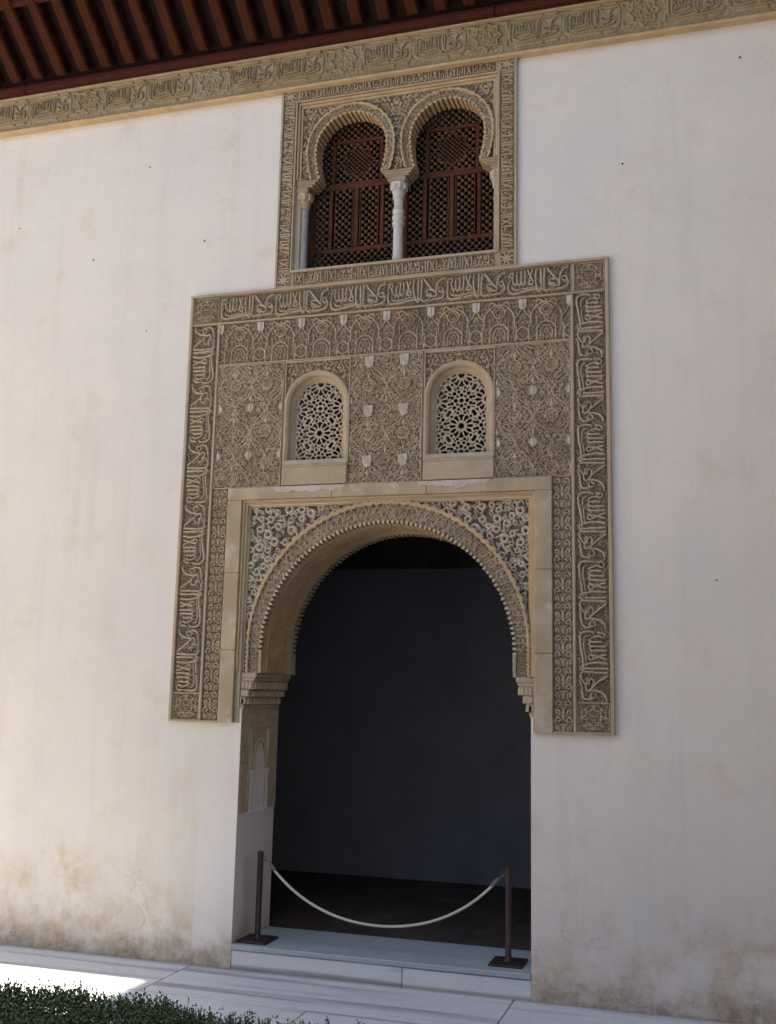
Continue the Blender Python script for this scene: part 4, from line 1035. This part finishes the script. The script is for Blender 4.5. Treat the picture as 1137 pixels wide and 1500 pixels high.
screen(-.365, 'reddish wooden star lattice screen behind the left arch of the twin window')
screen(.475, 'reddish wooden star lattice screen behind the right arch of the twin window')

# ================================================================== stucco cornice
cor = thing('stucco_cornice', 'long stucco frieze under the eaves with inscribed cartouches and eight-pointed stars', 'cornice')
CP, CH = 1.252, .29
R = Relief(CP, CH, .0036)
R.H[:] = 0
R.scrolls(.042, .007, 151, .005)
zc = .165
def straps(poly, wd=.008, top=.022): R.stroke(list(poly) + [poly[0]], wd, top, .75, smooth=False)
for cx in (.395, .858):
    w, h = .190, .092
    fr = [(cx - w - .02, zc - h + .02), (cx - w - .02, zc + h - .02), (cx - w, zc + h), (cx + w, zc + h), (cx + w + .02, zc + h - .02), (cx + w + .02, zc - h + .02), (cx + w, zc - h), (cx - w, zc - h)]
    straps(fr, .006, .016); R.setpoly([(cx - w, zc - h + .01), (cx - w, zc + h - .01), (cx + w, zc + h - .01), (cx + w, zc - h + .01)], -.024)
    motto(R, cx - w + .006, zc - h + .014, 2 * w - .012, 2 * h - .028, .0058, .022)
    for sg in (-1, 1):      # little bars above and below the cartouche
        zz = zc + sg * .120
        for (xa, xb) in ((cx - .150, cx + .055), (cx + .10, cx + .175)):
            R.stroke([(xa, zz), (xb, zz)], .013, .020, .6, smooth=False)
    for sx in (-1, 1):
        xx = cx + sx * .229
        if abs(xx - .6265) < .02: R.stroke([(xx, zc - .05), (xx, zc + .05)], .011, .018, .6, smooth=False)
for cx in (0.0, CP):       # star (half at each end)
    v = []
    for k in range(16):
        a = k * PI / 8; rr = .118 if k % 2 == 0 else .088; v.append((cx + rr * math.cos(a), zc + rr * math.sin(a)))
    straps(v)
    R.ring((cx, zc), .075, .004, .012)
    for k in range(8): R.stroke([(cx + .03 * math.cos(k * PI / 4), zc + .03 * math.sin(k * PI / 4)), (cx + .055 * math.cos(k * PI / 4 + .5), zc + .055 * math.sin(k * PI / 4 + .5)), (cx + .078 * math.cos(k * PI / 4), zc + .078 * math.sin(k * PI / 4))], .005, .014)
    R.ring((cx, zc), .03, .005, .016)
    for k in range(12): R.spiral((cx + .066 * math.cos(k * PI / 6 + .2), zc + .066 * math.sin(k * PI / 6 + .2)), .016, k, 5, .004, .010)
    for sx in (-1, 1):
        for sz in (-1, 1): R.stroke([(cx + sx * .11, zc + sz * .105), (cx + sx * .16, zc + sz * .105), (cx + sx * .16, zc + sz * .06)], .011, .018, .6, smooth=False)
CORM = R.mesh('frieze_panel', [simple('olive_cornice_stucco', (.36, .275, .155), (.29, .22, .12), 5, .9, .35, .003, 80, c=(.37, .31, .21), cs=2), simple('deep_cornice_ground', (.13, .095, .06), (.10, .073, .046), 9, .95, .3, .003, 80)], -.004, depth=.03)  # ground under the lettering darker still, recess shade put into the colour
for k in range(-4, 2):
    link('frieze_panel', CORM, cor, (-.43 + k * CP, -.045, 7.268), scale=(.9985, 1, 1))
link('frieze_panel', CORM, cor, (-.43 + 2 * CP, -.045, 7.268), scale=(.9985, 1, 1))
q = MB(); q.box(-9, 3.35, -.044, -.001, 7.2525, 7.56); q.build('frieze_bed', FRAME, cor)
q = MB(); q.box(-9, 3.35, -.078, -.001, 7.226, 7.252, bev=.006); q.build('lower_moulding', OCHRE, cor)
q = MB(); q.box(-9, 3.35, -.095, -.045, 7.5585, 7.572, bev=.003); q.build('upper_moulding', FRAME, cor)

# ================================================================== carved wooden eaves
ev = thing('wooden_eaves', 'dark red-brown timber eaves with carved rafters over the whole facade', 'eaves')
xb_ = -9.0
for x1 in (-6.1, -3.575, .9, 3.35):
    q = MB(); q.box(xb_ + .003, x1 - .003, -.150, .0, 7.574, 7.624, bev=.006); q.box(xb_ + .003, x1 - .003, -.120, .0, 7.6245, 7.668, bev=.005); q.build('red_beam', BEAMW, ev); xb_ = x1
SL = math.atan2(.40, .515); ca, sa = math.cos(SL), math.sin(SL); RL = .84
def rafter_mesh():
    q = MB(); w = .105; n = 26
    # local: u along the rafter (outwards and up), v below it; section trapezoid with a scalloped arris
    rows = []
    for i in range(n * 2 + 1):
        u = RL * i / (n * 2); sc_ = .010 * (1 if i % 2 else 0) if u > .16 else 0
        drop = 0.0 if u > .10 else -.02 * (1 - u / .10) ** 2      # carved heel
        hook = .018 * math.exp(-((u - .19) / .03) ** 2)
        rows.append((u, sc_, drop - hook * .6))
    V = []; F = []
    for (u, sc_, dr) in rows:
        def P(x, v): return (x, -(u * ca + v * sa), u * sa - v * ca)
        V += [P(0, -.02), P(.0, .085 + dr), P(.012, .100 + dr), P(w - .014 - sc_, .100 + dr), P(w - sc_ * .6, .082 + dr), P(w, -.02)]
    m = 6
    for i in range(len(rows) - 1):
        for k in range(m):
            j = (k + 1) % m; F.append((i * m + k, i * m + m + k, i * m + m + j, i * m + j))
    q.add(V, F); q.add(V[:m], [tuple(range(m))]); q.add(V[-m:], [tuple(range(m - 1, -1, -1))]); return q
RM = rafter_mesh().mesh('rafter', RAFT)
for k in range(-22, 31):
    x = -3.593 - .11 + k * .2415
    if x > 3.2: continue
    link('rafter', RM, ev, (x + random.uniform(-.004, .004), -.118, 7.735))
q = MB()
def sl(y0, z0, u0, u1, v0, v1, x0, x1, mb):
    P = lambda x, u, v: (x, y0 - (u * ca + v * sa), z0 + u * sa - v * ca)
    vs = [P(x, u, v) for x in (x0, x1) for u, v in ((u0, v0), (u1, v0), (u1, v1), (u0, v1))]
    mb.add(vs, [(0, 1, 2, 3), (7, 6, 5, 4), (0, 4, 5, 1), (1, 5, 6, 2), (2, 6, 7, 3), (3, 7, 4, 0)])
for i in range(6): sl(-.118, 7.735, -.2 + i * .175, -.2 + i * .175 + .172, -.045, -.021, -9, 3.35, q)
q.build('soffit_boards', BOARD, ev)
q = MB(); q.box(-9, 3.35, -.70, -.655, 8.065, 8.135, bev=.006); q.box(-9, 3.35, -.74, -.69, 8.1355, 8.2, bev=.006); q.build('outer_beam', BEAMW, ev)
q = MB()
for i in range(51): q.box(-9 + i * .2415 + .02, -9 + i * .2415 + .12, -.90, -.60, 8.205, 8.27, bev=.006)
q.build('upper_rafter_ends', RAFT, ev)
q = MB(); q.box(-9.1, 3.35, -.93, .1, 8.275, 8.315); q.build('eaves_board', BOARD, ev)

# ================================================================== barrier
def stanchion(x, y, z, label, zt):
    t = thing('barrier_post', label, 'barrier post', (x, y, z), 'rope barrier posts in the doorway')
    q = MB(); q.box(-.125, .125, -.135, .135, 0, .018, bev=.006); q.build('base_plate', IRON, t)
    q = MB(); q.lathe([(.034, .018), (.034, .03), (.0235, .034), (.0235, zt - .012), (.021, zt - .003), (.012, zt)], 20); q.build('post', IRON, t)
    sg = 1 if x < 0 else -1
    q = MB(); q.tube([(sg * (.022 + .018 - .018 * math.cos(a)), 0, zt - .055 + .018 * math.sin(a)) for a in np.linspace(0, 2 * PI, 15)], .0035, 6); q.build('eye_ring', STEEL, t); return t
stanchion(-1.005, .185, .178, 'brown iron barrier post beside the left jamb below the niche', .672)
stanchion(.960, .235, .178, 'brown iron barrier post near the right jamb of the doorway', .680)
rp = thing('barrier_rope', 'cream rope sagging across the doorway between the two iron posts', 'rope', (0, .2, 0))
A_, B_ = Vector((-.957, -.015, .785)), Vector((.912, .035, .795)); pts = []
import_a = 1.05
for i in range(61):
    t = i / 60; x = A_.x + (B_.x - A_.x) * t; y = A_.y + (B_.y - A_.y) * t
    k = 1.9; s_ = (math.cosh(k * (2 * t - 1)) - 1) / (math.cosh(k) - 1)
    pts.append((x, y, .362 + (.79 - .362) * s_))
q = MB(); q.tube(pts[2:-2], .0105, 10); q.build('rope', ROPE, rp)
for a, bq, nm in ((pts[0], pts[5], 0), (pts[-1], pts[-6], 1)):
    va, vb = Vector(a), Vector(bq); d = (vb - va).normalized()
    q = MB(); q.tube([va + d * .035, va + d * .04, va + d * .10, va + d * .115], [.008, .0155, .0155, .012], 10); q.build('rope_sleeve', STEEL, rp)
    q = MB(); q.tube([va - d * .012 + Vector((0, 0, .012)), va - d * .022, va - d * .008 - Vector((0, 0, .008)), va + d * .04], .0042, 6); q.build('snap_hook', STEEL, rp)

# ================================================================== boxwood hedge
hd = thing('boxwood_hedge', 'low clipped dark green boxwood hedge in front of the marble pavement', 'hedge')
rng = np.random.default_rng(9)
def hedge():
    X0, X1, YA, YB2 = -3.6, 1.5, -3.25, -2.30
    n = 12500; cx = rng.uniform(X0, X1, n); cy = rng.uniform(YA, YB2, n)
    def topz(x, y):
        e = np.minimum(1, np.minimum(YB2 - y, y - YA) / .16)
        return np.interp(x, [-1.6, -.45, .05, .6], [.335, .375, .30, .25]) + .014 * np.sin(x * 4.1) + .012 * np.sin(x * 11.7 + y * 5) + np.abs(rng.normal(0, .022, x.shape)) - .10 * (1 - np.sqrt(np.clip(e, 0, 1)))
    V = []; F = []; T = MB()
    side = rng.random(n) < .32
    cz = np.where(side, rng.uniform(.0, .36, n), topz(cx, cy)); cy = np.where(side, np.where(rng.random(n) < .5, YB2, YA), cy)
    Vs, Fs = [], []; base = 0
    for i in range(n):
        p = np.array([cx[i], cy[i], cz[i]])
        d = np.array([rng.normal(0, .35), rng.normal(0, .35), 1.0]) if not side[i] else np.array([rng.normal(0, .5), (1 if cy[i] > -2.8 else -1) * 1.0, .5])
        d /= np.linalg.norm(d); L = rng.uniform(.035, .085); p = p - d * .05
        a = np.cross(d, [.3, .1, .9 if side[i] else 0.2]); a /= np.linalg.norm(a); bb = np.cross(d, a)
        m = 10
        for k in range(m):
            h = (k + .5) / m; an = k * 2.4 + rng.uniform(-.4, .4); o = a * math.cos(an) + bb * math.sin(an)
            q0 = p + d * (L + .05) * h; ld = o * .8 + d * (.35 + .6 * h); ld /= np.linalg.norm(ld); s = np.cross(ld, d); s /= np.linalg.norm(s) + 1e-9
            ll = rng.uniform(.016, .025); w = ll * .30; nrm = np.cross(s, ld)
            Vs += [q0, q0 + ld * ll * .5 + s * w + nrm * .002, q0 + ld * ll, q0 + ld * ll * .5 - s * w + nrm * .002]; Fs.append((base, base + 1, base + 2, base + 3)); base += 4
    return np_mesh('foliage', np.array(Vs), np.array(Fs), [LEAF], smooth=False)
tag(link('foliage', hedge(), hd), kind='stuff')
q = MB()
for i in range(60):
    x, y = random.uniform(-3.5, 1.4), random.uniform(-3.1, -2.45); pts = [(x, y, -.03)]
    for k in range(4): pts.append((pts[-1][0] + random.uniform(-.04, .04), pts[-1][1] + random.uniform(-.04, .04), pts[-1][2] + .09))
    q.tube(pts, [.010, .008, .006, .004, .002], 5)
q.build('woody_stems', TWIG, hd)
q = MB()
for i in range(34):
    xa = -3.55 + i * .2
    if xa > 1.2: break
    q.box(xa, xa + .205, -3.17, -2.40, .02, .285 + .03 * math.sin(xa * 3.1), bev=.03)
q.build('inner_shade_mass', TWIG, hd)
